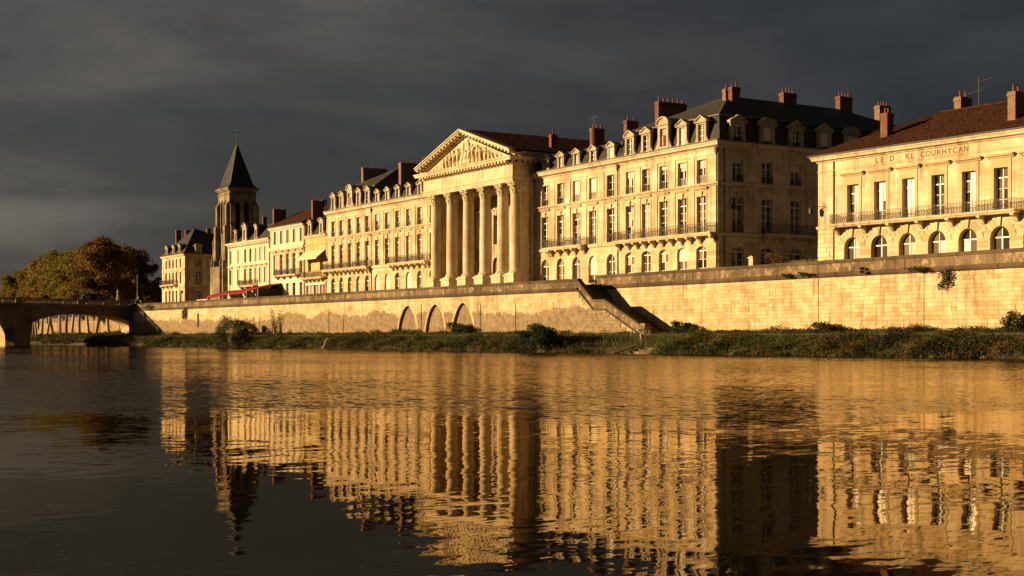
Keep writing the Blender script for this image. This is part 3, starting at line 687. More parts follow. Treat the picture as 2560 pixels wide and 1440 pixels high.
# ------------------------------------------------------------------ the setting: river, banks, promenade
DECK = 6.45
MB().quad((-4000, -1500, 0), (1500, -1500, 0), (1500, 130, 0), (-4000, 130, 0)).obj('river', 'water', kind='structure')
def lerp(tab, x):
    tab = sorted(tab)
    if x <= tab[0][0]: return tab[0][1]
    for (a, b), (c, d) in zip(tab, tab[1:]):
        if x <= c: return b + (d - b) * (x - a) / (c - a)
    return tab[-1][1]
EDGE = [(120, 73), (-64, 69.5), (-90, 67.3), (-98, 68.5), (-104, 67.0), (-150, 67.6), (-200, 65.5), (-238, 62.5), (-262, 62.5), (-330, 66), (-450, 76), (-700, 100)]
WALL = [(120, 80), (-102.5, 80), (-102.6, 77.3), (-113, 77), (-240, 71), (-247.8, 71), (-248, 88.6), (-430, 100), (-700, 118)]
BANK_Z = [(0.0, -0.7), (0.04, -0.1), (0.1, 0.35), (0.3, 0.95), (0.5, 1.3), (0.62, 1.42), (0.8, 1.5), (1.0, 1.7), (1.1, 1.7)]
def bank_z(x, q):
    return lerp(BANK_Z, q) + (0.55 * min(1, max(0, (-x - 250) / 40)) * min(1, max(0.0, q * 2)) if x < -250 else 0)
def make_bank():
    xs = list(np.arange(-700, -460, 12)) + list(np.arange(-460, -240, 3)) + list(np.arange(-240, -56, 0.8)) + list(np.arange(-56, 121, 6)); qs = [q / 20 for q in range(0, 23)]
    R = np.random.default_rng(1); V = []; n = len(qs)
    for x in xs:
        e, w = lerp(EDGE, x) + 0.7 * sin(x * 0.31) + 0.5 * sin(x * 0.83 + 1), lerp(WALL, x)
        for q in qs: V.append((x, e + (w - e) * q, bank_z(x, q) + (R.uniform(-0.1, 0.1) if 0.05 < q < 1 else 0)))
    F_ = [(i * n + j, (i + 1) * n + j, (i + 1) * n + j + 1, i * n + j + 1) for i in range(len(xs) - 1) for j in range(n - 1)]
    mb = MB(); mb.v = V; mb.f = F_; mb.t = [0.5] * len(F_); mb.obj('riverbank', 'bank_earth', kind='structure', smooth=True)
    mb = MB()                                       # towpath: a thin strip along the foot of the wall
    px = [x for x in np.arange(-236, -56, 2.0)]
    vs = []
    for x in px:
        e, w = lerp(EDGE, x) + 0.7 * sin(x * 0.31) + 0.5 * sin(x * 0.83 + 1), lerp(WALL, x)
        for q in (0.60, 0.75): vs.append((x, e + (w - e) * q, bank_z(x, q) + 0.09))
    mb.add(vs, [(2 * i, 2 * i + 2, 2 * i + 3, 2 * i + 1) for i in range(len(px) - 1)]); mb.obj('towpath', 'path_gravel', kind='structure')
make_bank()
MB().add([(200, 80.3, DECK), (-113.2, 80.3, DECK), (-113.2, 77.35, DECK), (-239.5, 71.35, DECK), (-248.5, 71.3, DECK), (-248.5, 88.9, DECK), (-430, 100.5, DECK), (-900, 131, DECK),
          (-4000, 340, DECK), (-4000, 4000, DECK), (1500, 4000, DECK), (1500, 80.3, DECK)], [tuple(range(12))]).obj('promenade', 'paving', kind='structure')

# ------------------------------------------------------------------ quay walls
def quay_parapet(fr, x0, x1, top, ledge_top, ledge_bot, seed, stone_len=1.6):
    """cordon course, parapet stones and coping stones, each its own stone"""
    R = random.Random(seed); x = x0; i = 0
    while x < x1 - 0.05:
        d = min(stone_len * R.uniform(0.75, 1.3), x1 - x); g = 0.012; j = R.uniform(-0.012, 0.012)
        mb = MB().box(x + g, x + d - g, 0.02 + j, 0.42, ledge_top, top - 0.26); fr.put(mb, 'parapet_stone', 'parapet_stone')
        x += d
    x = x0
    while x < x1 - 0.05:
        d = min(stone_len * R.uniform(0.85, 1.4), x1 - x); g = 0.012; j = R.uniform(-0.015, 0.015)
        pr = [(-0.06 + j, top - 0.259), (-0.08 + j, top - 0.06), (-0.03 + j, top + R.uniform(-0.02, 0.015)), (0.44, top), (0.5, top - 0.05), (0.5, top - 0.259)]
        fr.put(MB().prism(pr, 'x', x + g, x + d - g), 'coping_stone', 'coping_stone'); x += d
    x = x0
    while x < x1 - 0.05:
        d = min(stone_len * R.uniform(0.8, 1.4), x1 - x); g = 0.012; j = R.uniform(-0.03, 0.03)
        h = ledge_top - ledge_bot
        pr = [(0.0, ledge_bot), (-0.12 + j, ledge_bot + 0.04), (-0.2 + j, ledge_bot + h * 0.45), (-0.2 + j, ledge_top - 0.06), (-0.14 + j, ledge_top), (0.3, ledge_top), (0.3, ledge_bot)]
        fr.put(MB().prism(pr, 'x', x + g, x + d - g), 'cordon_stone', 'coping_stone'); x += d
# right-hand wall: plane Y = 80, x from -114.2 to +30
qr = thing('quay_wall', 'tall pale ashlar quay wall with brown parapet below the balconied building at right', 'wall', (-114.2, 80, 1.5))
fr = Fr(qr)
fr.put(MB().box(0, 144, 0.03, 0.9, -0.2, DECK - 0.05), 'wall_core', 'quay_core')
rest = courses(fr, 0, 66, 1.95, 6.02, 0.313, [], 0, 'quay_block', length=0.8, proud=0.024, gap=0.008, keep=lambda x: 32.5 < x < 50.8)
fr.put(rest, 'ashlar_masonry', 'quay_block_mass', attr=True, kind='stuff')
rest = courses(fr, 0, 66, 1.2, 1.95, 0.25, [], 0, 'rubble_masonry', length=0.5, proud=0.09, gap=0.03, parts=False)
fr.put(rest, 'rubble_footing', 'rubble_masonry', attr=True, kind='stuff')
quay_parapet(fr, 0.0, 66.0, 7.40, 6.42, 6.02, 5)
for xx in (30.8, 41.7): fr.put(MB().box(xx - 0.02, xx + 0.02, -0.045, 0.02, 1.9, 6.0), 'joint_strip', 'coping_stone')
# left-hand wall, turned 2.7 degrees, runs from the stairs to the bridge
LW_RZ = atan2(6.0, 127.0)
ql = thing('quay_wall', 'long stained quay wall with three blocked arches between bridge and stairs', 'wall', (-240, 71, 1.5), LW_RZ)
fl = Fr(ql); LWL = sqrt(6 ** 2 + 127 ** 2)
def lw_x(X): return (X + 240) / cos(LW_RZ)
nich = [op(lw_x(xc), w, 1.3, z1, 'point', z1 - 2.0) for xc, w, z1 in ((-145.6, 4.4, 4.95), (-139.5, 4.2, 5.0), (-133.7, 4.4, 5.05))]
wall(fl, LWL, 1.0, 6.05, nich, 0.3, 'quay_core', name='wall_core', n=20)
fl.put(MB().box(0, LWL, 0.9, 1.2, 1.0, DECK - 0.02), 'wall_backing', 'quay_core')
for o in nich:
    f2 = Fr(ql, *(Vector(fl.loc(0, 0.55, 0))[:2]), 0)
    mb = courses(Fr(ql, 0, 0.55), o['x'] - o['w'] / 2, o['x'] + o['w'] / 2, 1.3, o['z1'], 0.17, [], 0, 'rubble_masonry', length=0.26, proud=0.05, gap=0.012, parts=False)
    fl.put(mb.xf(0, 0.31, 0), 'arch_infill', 'rubble_masonry', attr=True, kind='stuff')
    ol = outline(o, 20)
    for i, p in enumerate(strip(ol[1:-1], -0.3)):
        fl.put(MB().prism(p, 'y', -0.035, 0.0), 'voussoir', 'quay_block')
wide = [dict(o, w=o['w'] + 0.6, rise=o['rise'] + 0.3, z1=o['z1'] + 0.3) for o in nich]
rest = courses(fl, 0, LWL, 1.3, 6.02, 0.315, wide, 0.02, 'quay_block_stained', length=0.85, proud=0.022, gap=0.008, parts=False)
fl.put(rest, 'ashlar_masonry', 'quay_block_stained', attr=True, kind='stuff')
quay_parapet(fl, 0.0, LWL, 6.98, 6.1, 5.72, 9)
for X in (-198.0, -186.5, -165.5, -161.5, -130.2, -123.6, -142.5):
    z1 = random.uniform(3.8, 5.7)
    fl.put(MB().box(lw_x(X) - 0.055, lw_x(X) + 0.055, -0.04, 0.0, 1.6, z1), 'iron_chase', 'dark_canvas')
fl.put(MB().box(lw_x(-209) - 0.3, lw_x(-209) + 0.3, -0.07, 0.0, 2.9, 5.0), 'drain_opening', 'dark_canvas')

# ------------------------------------------------------------------ river stairs between the two walls
st = thing('stone_staircase', 'stone river stairs with sloping parapet descending between the two quay walls', 'stairs', (-113.2, 77, 1.5))
fs = Fr(st)
A0, A1, A2, A3 = (0.0, 6.98), (2.8, 4.9), (4.65, 4.88), (10.5, 2.36)      # parapet crest in x from -113.2 and z
def crest(x):
    for (a, b), (c, d) in ((A0, A1), (A1, A2), (A2, A3)):
        if x <= c: return b + (d - b) * (x - a) / (c - a)
    return A3[1]
for (a, za), (b, zb) in ((A0, A1), (A1, A2), (A2, A3)):
    n = max(1, round((b - a) / 1.3)); mid = 0.45 * 0
    for i in range(n):
        u, v = a + (b - a) * i / n, a + (b - a) * (i + 1) / n; g = 0.012
        fs.put(MB().prism([(u + g, crest(u) - 0.86), (v - g, crest(v) - 0.86), (v - g, crest(v) - 0.2), (u + g, crest(u) - 0.2)], 'y', 0.0, 0.4), 'parapet_stone', 'parapet_stone')
        fs.put(MB().prism([(u + g, crest(u) - 0.199), (v - g, crest(v) - 0.199), (v - g, crest(v)), (u + g, crest(u))], 'y', -0.07, 0.46), 'coping_stone', 'coping_stone')
        fs.put(MB().prism([(u + g, crest(u) - 1.02), (v - g, crest(v) - 1.02), (v - g, crest(v) - 0.861), (u + g, crest(u) - 0.861)], 'y', -0.13, 0.4), 'cordon_stone', 'coping_stone')
fs.put(MB().prism([(0, 1.0), (10.5, 1.0)] + [(x, crest(x) - 1.021) for x in (10.5, 4.65, 2.8, 0.0)], 'y', 0.02, 0.42), 'string_wall', 'quay_core')
mb = MB(); i = 0
for z in np.arange(1.3, 6.0, 0.315):                  # stones of the string wall, cut along the slope
    x = random.uniform(-0.5, 0); 
    while x < 10.4:
        w = random.uniform(0.8, 1.2); u, v = max(0.02, x), min(10.4, x + w); x += w
        zt = min(z + 0.307, crest(v) - 1.03)
        if v - u > 0.15 and zt > z + 0.08:
            zl = min(z + 0.307, crest(u) - 1.03); mb.prism([(u + 0.006, z + 0.006), (v - 0.006, z + 0.006), (v - 0.006, zt - 0.006), (u + 0.006, zl - 0.006)], 'y', -0.03 - random.random() * 0.02, 0.03, random.random())
fs.put(mb, 'ashlar_masonry', 'quay_block_stained', attr=True, kind='stuff')
def flight(x0, x1, z0, z1, n):
    for i in range(n):
        a = x0 + (x1 - x0) * i / n; z = z0 + (z1 - z0) * (i + 1) / n
        fs.put(MB().box(a, x1 if False else a + (x1 - x0) / n + 0.02, 0.4, 3.0, 1.0, z), 'step', 'coping_stone')
flight(0.0, 2.8, DECK, 4.2, 12); fs.put(MB().box(2.83, 4.62, 0.4, 3.0, 1.0, 4.19), 'landing', 'coping_stone'); flight(4.65, 11.0, 4.19, 1.5, 15)
fs.put(MB().box(10.42, 10.95, -0.1, 0.5, 1.0, 2.42).box(10.36, 11.01, -0.16, 0.56, 2.421, 2.56), 'newel_post', 'parapet_stone')
# ------------------------------------------------------------------ the palace wings
def palace(name, label, X0, X1, bays, kind, balc, seed, side=None, depth=12.0, pipes=(), gf='round', niche=None, roof=True, doors=(), gl=(), blinds=()):
    """X0..X1 along the quay at Y = 90; bays: window axes in X; kind: pavilion (tall mansard) or link (low mansard)"""
    B = thing(name, label, 'building', (X0, 90, DECK)); fr = Fr(B); L = X1 - X0; bx = [b - X0 for b in bays]; R = random.Random(seed)
    gw = 1.6; rise = gw / 2 if gf == 'round' else 0.42
    og = [op(x, gw, (6.95 if i in doors else 7.35), 10.38, 'round', rise) for i, x in enumerate(bx)]
    o1 = [op(x, 1.42, 11.66, 15.36) for x in bx]; o2 = [op(x, 1.38, 16.62, 19.0) for x in bx]
    wall(fr, L, DECK - 0.3, 20.0, og + o1 + o2, 0.30, 'limestone')
    courses(fr, 0.0, L, DECK, 11.2, 0.43, og, 0.5, 'limestone_block', proud=0.035, gap=0.022)
    for o in og: voussoirs(fr, o, 'limestone_block', 9, 0.48, 0.04)
    for i, o in enumerate(og):
        if i in doors: window(fr, o, 0.30, rows=1, fills=('glass',), name='door')
        else: window(fr, o, 0.30, rows=2 + (kind == 'pavilion'), fills=pick_fills(R, 0.25), blind=blinds[0][i] if blinds else 0)
    cov = lambda x: any(a - 0.3 < x < b + 0.3 for a, b in balc)
    for i, o in enumerate(o1):
        window(fr, o, 0.30, rows=4, top=0.2, fills=pick_fills(R, 0.15, 0.5), rail=0 if cov(o['x']) else 0.9)
        surround(fr, o, 0.17, 0.05, True, 0.0, sill=not cov(o['x']))
        mbh = MB().prism([(0.0, 15.98), (-0.1, 15.98), (-0.14, 16.06), (-0.24, 16.1), (-0.26, 16.2), (0, 16.24)], 'x', o['x'] - 1.02, o['x'] + 1.02); fr.put(mbh, 'hood', 'limestone_trim')
    for i, o in enumerate(o2):
        window(fr, o, 0.30, rows=3, top=0.0, fills=pick_fills(R, 0.2, 0.5), rail=0.78, blind=blinds[1][i] if blinds else 0)
        surround(fr, o, 0.16, 0.05, False, 0.0)
    ed = [0.0] + [(a + b) / 2 for a, b in zip(bx, bx[1:])] + [L]
    for i, m in enumerate(ed):                          # flat pilasters between the bays
        w = 0.46 if 0 < i < len(ed) - 1 else 0.3
        a, b = max(0.01, m - w), min(L - 0.01, m + w)
        fr.put(MB().box(a, b, -0.07, 0.0, 11.7, 16.27).box(a, b, -0.07, 0.0, 16.56, 19.3), 'pilaster', 'limestone')
    path = [(0.0, 0.0), (L, 0.0)] + ([(L, depth)] if side else [])
    fr.put(molding([(0, 16.24), (0.12, 16.26), (0.16, 16.34), (0.3, 16.42), (0.33, 16.55), (0, 16.6)], path), 'string_course', 'limestone_trim')
    fr.put(molding([(0, 11.24), (0.12, 11.26), (0.2, 11.34), (0.22, 11.6), (0, 11.64)], path), 'floor_band', 'limestone_trim')
    fr.put(molding([(0, 19.3), (0.07, 19.32), (0.09, 19.46), (0, 19.48)], path), 'architrave', 'limestone_trim')
    fr.put(molding([(0, 19.86), (0.08, 19.9), (0.14, 20.02), (0.34, 20.12), (0.5, 20.16), (0.52, 20.36), (0.6, 20.42), (0.64, 20.54), (-0.4, 20.58)], path), 'cornice', 'limestone_trim')
    fr.put(molding([(0.52, 20.585), (0.68, 20.585), (0.7, 20.68), (0.5, 20.70)], path), 'gutter', 'zinc')
    for a, b in balc:
        br = [m for m in sorted(bx + ed[1:-1]) if a + 0.2 < m < b - 0.2] + [a + 0.25, b - 0.25]
        balcony(fr, a, b, 11.66, 0.95, 0.32, 0.95, br, 0.72)
    for x in pipes: pipe(fr, x, DECK, 20.1, hopper=True)
    # other walls
    sh = MB().quad((0, 0, DECK), (0, depth, DECK), (0, depth, 20.2), (0, 0, 20.2)).quad((0, depth, DECK), (L, depth, DECK), (L, depth, 20.2), (0, depth, 20.2))
    if not side: sh.quad((L, 0, DECK), (L, depth, DECK), (L, depth, 20.2), (L, 0, 20.2))
    fr.put(sh, 'rear_wall', 'limestone')
    fr.put(MB().quad((0, 0.5, 20.1), (L, 0.5, 20.1), (L, depth, 20.1), (0, depth, 20.1)), 'attic_floor', 'timber')
    if kind == 'pavilion':
        zl, zm, zr = 20.62, 23.4, 26.85; i1 = 0.95
        a = [(-0.1, 0.1), (L + 0.1, 0.1), (L + 0.1, depth + 0.1), (-0.1, depth + 0.1)]; b = [(i1, i1), (L - i1, i1), (L - i1, depth - i1), (i1, depth - i1)]
        hwid = L / 2; c = [(L / 2, hwid), (L / 2, depth - hwid)]
        mb = MB()
        for k in range(4):
            p, q, r, s = a[k], a[(k + 1) % 4], b[(k + 1) % 4], b[k]; md = [((u[0] + v[0]) / 2 * 1.0, (u[1] + v[1]) / 2) for u, v in ((p, s), (q, r))]
            mb.quad((*p, zl), (*q, zl), (*r, zm), (*s, zm))
        rf = fr.put(mb, 'mansard_roof', 'slate')
        u = [(x + dx, y + dy) for (x, y), (dx, dy) in zip(b, ((-0.12, -0.12), (0.12, -0.12), (0.12, 0.12), (-0.12, 0.12)))]; zu = zm + 0.02
        mb = MB().quad((*u[0], zu), (*u[1], zu), (*c[0], zr)).quad((*u[1], zu), (*u[2], zu), (*c[1], zr), (*c[0], zr)).quad((*u[2], zu), (*u[3], zu), (*c[1], zr)).quad((*u[3], zu), (*u[0], zu), (*c[0], zr), (*c[1], zr))
        fr.put(mb, 'upper_roof', 'slate')
        fr.put(molding([(0.0, zm - 0.16), (0.2, zm - 0.1), (0.22, zm + 0.02), (-0.1, zm + 0.1)], b, True), 'roof_curb', 'zinc')
        mb = MB()
        for p in u[:2]: mb.tube([(*p, zu), (*c[0], zr)], 0.07, 5)
        mb.tube([(*c[0], zr), (*c[1], zr)], 0.08, 5); fr.put(mb, 'ridge_flashing', 'zinc')
        for i, x in enumerate(bx):
            if i == 2: dormer(fr, x, 20.62, 1.75, 23.2, 24.1, 2.4, 'niche', y=-0.12)
            else: dormer(fr, x, 20.7, 1.56, 22.68, 23.45, 1.9, 'tri', 0.94, 1.72, 0.12, pick_fills(R, 0.3), y=-0.06)
    else:
        zl, zm = 20.55, 22.62
        mb = MB().quad((0, 0.05, zl), (L, 0.05, zl), (L, 0.8, zm), (0, 0.8, zm)).quad((0, depth, zl), (L, depth, zl), (L, depth - 0.8, zm), (0, depth - 0.8, zm))
        fr.put(mb, 'mansard_roof', 'slate')
        mb = MB().quad((0, 0.72, zm + 0.02), (L, 0.72, zm + 0.02), (L, depth / 2, zm + 0.8), (0, depth / 2, zm + 0.8)).quad((0, depth - 0.7, zm + 0.02), (L, depth - 0.7, zm + 0.02), (L, depth / 2, zm + 0.8), (0, depth / 2, zm + 0.8))
        mb.add([(0, 0.05, zl), (0, 0.8, zm), (0, depth / 2, zm + 0.78), (0, depth - 0.8, zm), (0, depth, zl)], [(0, 1, 2, 3, 4)]).add([(L, 0.05, zl), (L, 0.8, zm), (L, depth / 2, zm + 0.78), (L, depth - 0.8, zm), (L, depth, zl)], [(0, 1, 2, 3, 4)])
        fr.put(mb, 'upper_roof', 'zinc')
        for i, x in enumerate(bx): dormer(fr, x, 20.6, 1.3, 22.02, 22.7, 1.4, 'tri', 0.8, 1.3, 0.08, pick_fills(R, 0.45), y=-0.02, blind=gl[i] if gl else 0)
    return B, fr

# right pavilion with its long shaded side
F2, f2 = palace('stone_pavilion', 'tall limestone corner pavilion with slate mansard and shaded side facing the alley', -124.5, -107.76, (-122.3, -119.4, -116.4, -113.35, -110.3), 'pavilion',
                [(0.25, 16.6)], 21, side=True, depth=33.0, pipes=(0.12, 16.6), gf='seg', blinds=((0, 0, 0, 0.45, 0), (0.28, 0, 0.16, 0.2, 0)))
def pavilion_side(B, depth):
    L = -107.76 + 124.5; fr = Fr(B, L, 0.0, pi / 2); R = random.Random(5)
    ys = [2.5 + 3.85 * i for i in range(8)]
    og = [op(y, 1.7, 7.35, 10.3, 'round', 0.5) for y in ys]; o1 = [op(y, 1.45, 11.66, 15.2) for y in ys]; o2 = [op(y, 1.42, 16.7, 18.9) for y in ys]
    wall(fr, depth, DECK - 0.3, 20.0, og + o1 + o2, 0.30, 'limestone')
    courses(fr, 0.0, 17.0, DECK, 11.2, 0.43, og, 0.5, 'limestone_block', proud=0.035, gap=0.022)
    for i, y in enumerate(ys):
        if i < 5: voussoirs(fr, og[i], 'limestone_block', 9, 0.48, 0.04)
        window(fr, og[i], 0.30, rows=3); window(fr, o1[i], 0.30, rows=4, top=0.2, rail=0.9 if i == 0 else 0, fills=('glass', 'room_brown') if i == 2 else ('glass',))
        window(fr, o2[i], 0.30, rows=3, top=0, rail=0.7, blind=(0.14, 0, 0.36, 0.2, 0, 0.3, 0, 0)[i])
        surround(fr, o1[i], 0.17, 0.05, True); surround(fr, o2[i], 0.16, 0.05, False)
        fr.put(MB().prism([(0.0, 15.9), (-0.14, 15.96), (-0.24, 16.0), (-0.26, 16.1), (0, 16.16)], 'x', y - 1.05, y + 1.05), 'hood', 'limestone_trim')
    for i in range(9):
        m = 2.5 + 3.85 * (i - 0.5); a, b = max(0.02, m - 0.55), min(depth, m + 0.55)
        fr.put(MB().box(a, b, -0.06, 0.0, 11.7, 16.2).box(a, b, -0.06, 0.0, 16.62, 19.28), 'pilaster', 'limestone')
    balcony(fr, 5.5, 18.0, 11.66, 1.0, 0.32, 1.0, [5.9, 8.3, 12.0, 15.9], 0.7)
    pipe(fr, 0.75, DECK, 20.1)
    for i, y in enumerate([2.5 + 3.88 * i for i in range(7)]):
        dormer(fr, y, 20.66, 1.9, 22.5, 23.35, 2.0, 'seg' if i in (1, 4) else 'tri', 1.05, 1.6, 0.12, ('glass',), y=-0.06, mat='limestone_grey', blind=(0.12, 1, 0, 1, 1, 0, 1)[i])
pavilion_side(F2, 33.0)
gF = Fr(F2)
chimney(gF, 0.05, 0.7, 5.0, 8.9, 21.5, 27.2, 6); chimney(gF, 9.9, 10.5, 7.1, 8.2, 24.5, 27.5, 2); chimney(gF, 9.2, 9.7, 6.9, 7.0 + 0.5, 25.5, 27.4, 1, 'old_brick')
chimney(gF, 7.9, 8.6, 16.0, 17.9, 25.0, 28.0, 4); chimney(gF, 8.1, 8.8, 24.2, 26.1, 25.0, 28.3, 4); chimney(gF, 7.6, 8.4, 30.8, 32.6, 21.5, 27.9, 4, 'old_brick')
F1, f1 = palace('stone_wing', 'limestone wing right of the portico with low slate mansard and small dormers', -141.24, -124.5, (-138.9, -135.64, -132.44, -129.18, -125.75), 'link',
                [(3.2, 10.9)], 33, depth=9.0, pipes=(), doors=(2,), gl=(0, 0, 0, 0, 1), blinds=((0, 0, 0, 0.7, 0), (0, 0, 1, 1, 0)))
E1, e1 = palace('stone_pavilion', 'limestone corner pavilion with slate mansard beside the ochre house', -200.6, -184.8, (-198.2, -195.25, -192.25, -189.3, -186.35), 'pavilion',
                [(-0.1, 15.5)], 44, depth=24.0, pipes=(15.7,), gf='round')
E2, e2 = palace('stone_wing', 'limestone wing left of the portico with low slate mansard and small dormers', -184.8, -163.4, (-183.15, -179.95, -176.75, -173.45, -170.15, -166.6), 'link',
                [(6.6, 17.6)], 55, depth=9.0, pipes=(), gl=(0, 0, 0, 0, 0, 0), blinds=((1, 1, 0, 1, 0, 0), (0.4, 0, 0, 0, 0, 0)))
g = Fr(E1); chimney(g, 3.0, 3.6, 4.4, 8.5, 23.0, 27.4, 3, 'old_brick'); chimney(g, 14.4, 15.1, 5.0, 9.2, 22.0, 27.0, 5, 'old_brick')

# ------------------------------------------------------------------ the portico
def corinthian_column(zb, zt, r, n=24):
    """base at zb, abacus top at zt; mesh around the origin"""
    mb = MB(); ch = 1.45; z1 = zb + 0.55; z2 = zt - ch
    mb.box(-r * 1.36, r * 1.36, -r * 1.36, r * 1.36, zb, zb + 0.16)
    mb.lathe([(r * 1.34, zb + 0.16), (r * 1.38, zb + 0.24), (r * 1.3, zb + 0.32), (r * 1.14, zb + 0.36), (r * 1.2, zb + 0.43), (r * 1.16, zb + 0.5), (r * 1.02, z1)], 0, 0, n)
    nd = 15; prof = []
    for i in range(nd + 1):
        q = i / nd; rr = r * (1.0 - 0.13 * max(0, q - 0.25) ** 1.4); z = z1 + (z2 - z1) * q
        if 0 < i < nd: prof += [(rr, z - 0.022), (rr * 0.982, z - 0.012), (rr * 0.982, z + 0.012), (rr, z + 0.022)]
        else: prof.append((rr, z))
    mb.lathe(prof, 0, 0, n)
    rt = r * 0.9
    mb.lathe([(rt, z2), (rt * 1.08, z2 + 0.05), (rt, z2 + 0.1), (rt * 0.95, z2 + 0.15), (rt * 0.97, z2 + 0.7), (rt * 1.2, zt - 0.2)], 0, 0, n)
    R = random.Random(2)
    for tier, (za, hh, cnt, out, off) in enumerate(((z2 + 0.12, 0.55, 8, 0.2, 0.0), (z2 + 0.45, 0.6, 8, 0.27, 0.5))):
        for k in range(cnt):
            a = 2 * pi * (k + off) / cnt; ca, sa = cos(a), sin(a); w = rt * 0.34; pts = []
            for q, o, ww in ((0, 0.02, 1.0), (0.4, 0.05, 1.15), (0.75, 0.13, 0.95), (1.0, out, 0.6), (0.86, out + 0.06, 0.3)):
                rr = rt * 0.97 + o
                for sx in (-1, 0, 1): pts.append((ca * (rr + (0.05 if sx == 0 else 0)) - sa * sx * w * ww, sa * (rr + (0.05 if sx == 0 else 0)) + ca * sx * w * ww, za + hh * q))
            mb.add(pts, [(i * 3 + j, i * 3 + j + 1, i * 3 + j + 4, i * 3 + j + 3) for i in range(4) for j in range(2)])
    for k in range(4):
        a = pi / 4 + pi / 2 * k; ca, sa = cos(a), sin(a)
        for sg in (-1, 1): mb.tube([(ca * rt + sg * -sa * 0.14, sa * rt + sg * ca * 0.14, z2 + 0.75), (ca * (rt * 1.25) + sg * -sa * 0.1, sa * (rt * 1.25) + sg * ca * 0.1, zt - 0.3), (ca * rt * 1.52, sa * rt * 1.52, zt - 0.24), (ca * rt * 1.56, sa * rt * 1.56, zt - 0.4), (ca * rt * 1.42, sa * rt * 1.42, zt - 0.44)], [0.07, 0.1, 0.12, 0.1, 0.06], 5)
        a = pi / 2 * k; mb.ball((cos(a) * rt * 1.16, sin(a) * rt * 1.16, zt - 0.2), 0.14, 6, 4)
    e = rt * 1.42; m = rt * 1.14
    ab = [(-e, -e + 0.12), (-e + 0.12, -e), (0, -m), (e - 0.12, -e), (e, -e + 0.12), (m, 0), (e, e - 0.12), (e - 0.12, e), (0, m), (-e + 0.12, e), (-e, e - 0.12), (-m, 0)]
    mb.prism(ab, 'z', zt - 0.16, zt - 0.0); return mb
def relief_figure(h, R, lean=0.0):
    """a draped figure in high relief, feet at z = 0"""
    mb = MB(); fold = R.randint(5, 8); ph = R.uniform(0, 6); sw = R.uniform(-0.12, 0.12) * h
    P = [(0.13, 0.0), (0.16, 0.12), (0.14, 0.3), (0.125, 0.45), (0.11, 0.56), (0.13, 0.68), (0.145, 0.76), (0.10, 0.82), (0.05, 0.85)]
    mb.lathe([(r * h, z * h) for r, z in P], 0, 0, 14, lambda a, z: (1 + 0.2 * sin(fold * a + ph + 2.0 * z / h) * max(0, 1 - z / h)))
    mb.ball((0, -0.02 * h, 0.92 * h), 0.075 * h, 8, 6, (0.9, 1, 1.15))
    for sx in (-1, 1):
        e = (sx * R.uniform(0.18, 0.3) * h, -R.uniform(0.05, 0.12) * h, R.uniform(0.5, 0.72) * h); hd = (e[0] + sx * R.uniform(-0.18, 0.2) * h, e[1] - 0.05 * h, e[2] + R.uniform(-0.15, 0.32) * h)
        mb.tube([(sx * 0.12 * h, 0, 0.76 * h), e, hd], [0.05 * h, 0.042 * h, 0.03 * h], 6); mb.ball(hd, 0.035 * h, 5, 4)
    mb.tube([(-0.1 * h, -0.1 * h, 0.02 * h), (0.02 * h, -0.13 * h, 0.3 * h), (0.1 * h, -0.09 * h, 0.66 * h)], [0.03 * h, 0.05 * h, 0.02 * h], 5)
    ca, sa = cos(lean), sin(lean); mb.v = [(x * ca + z * sa, y * 0.62, -x * sa + z * ca) for x, y, z in mb.v]; return mb
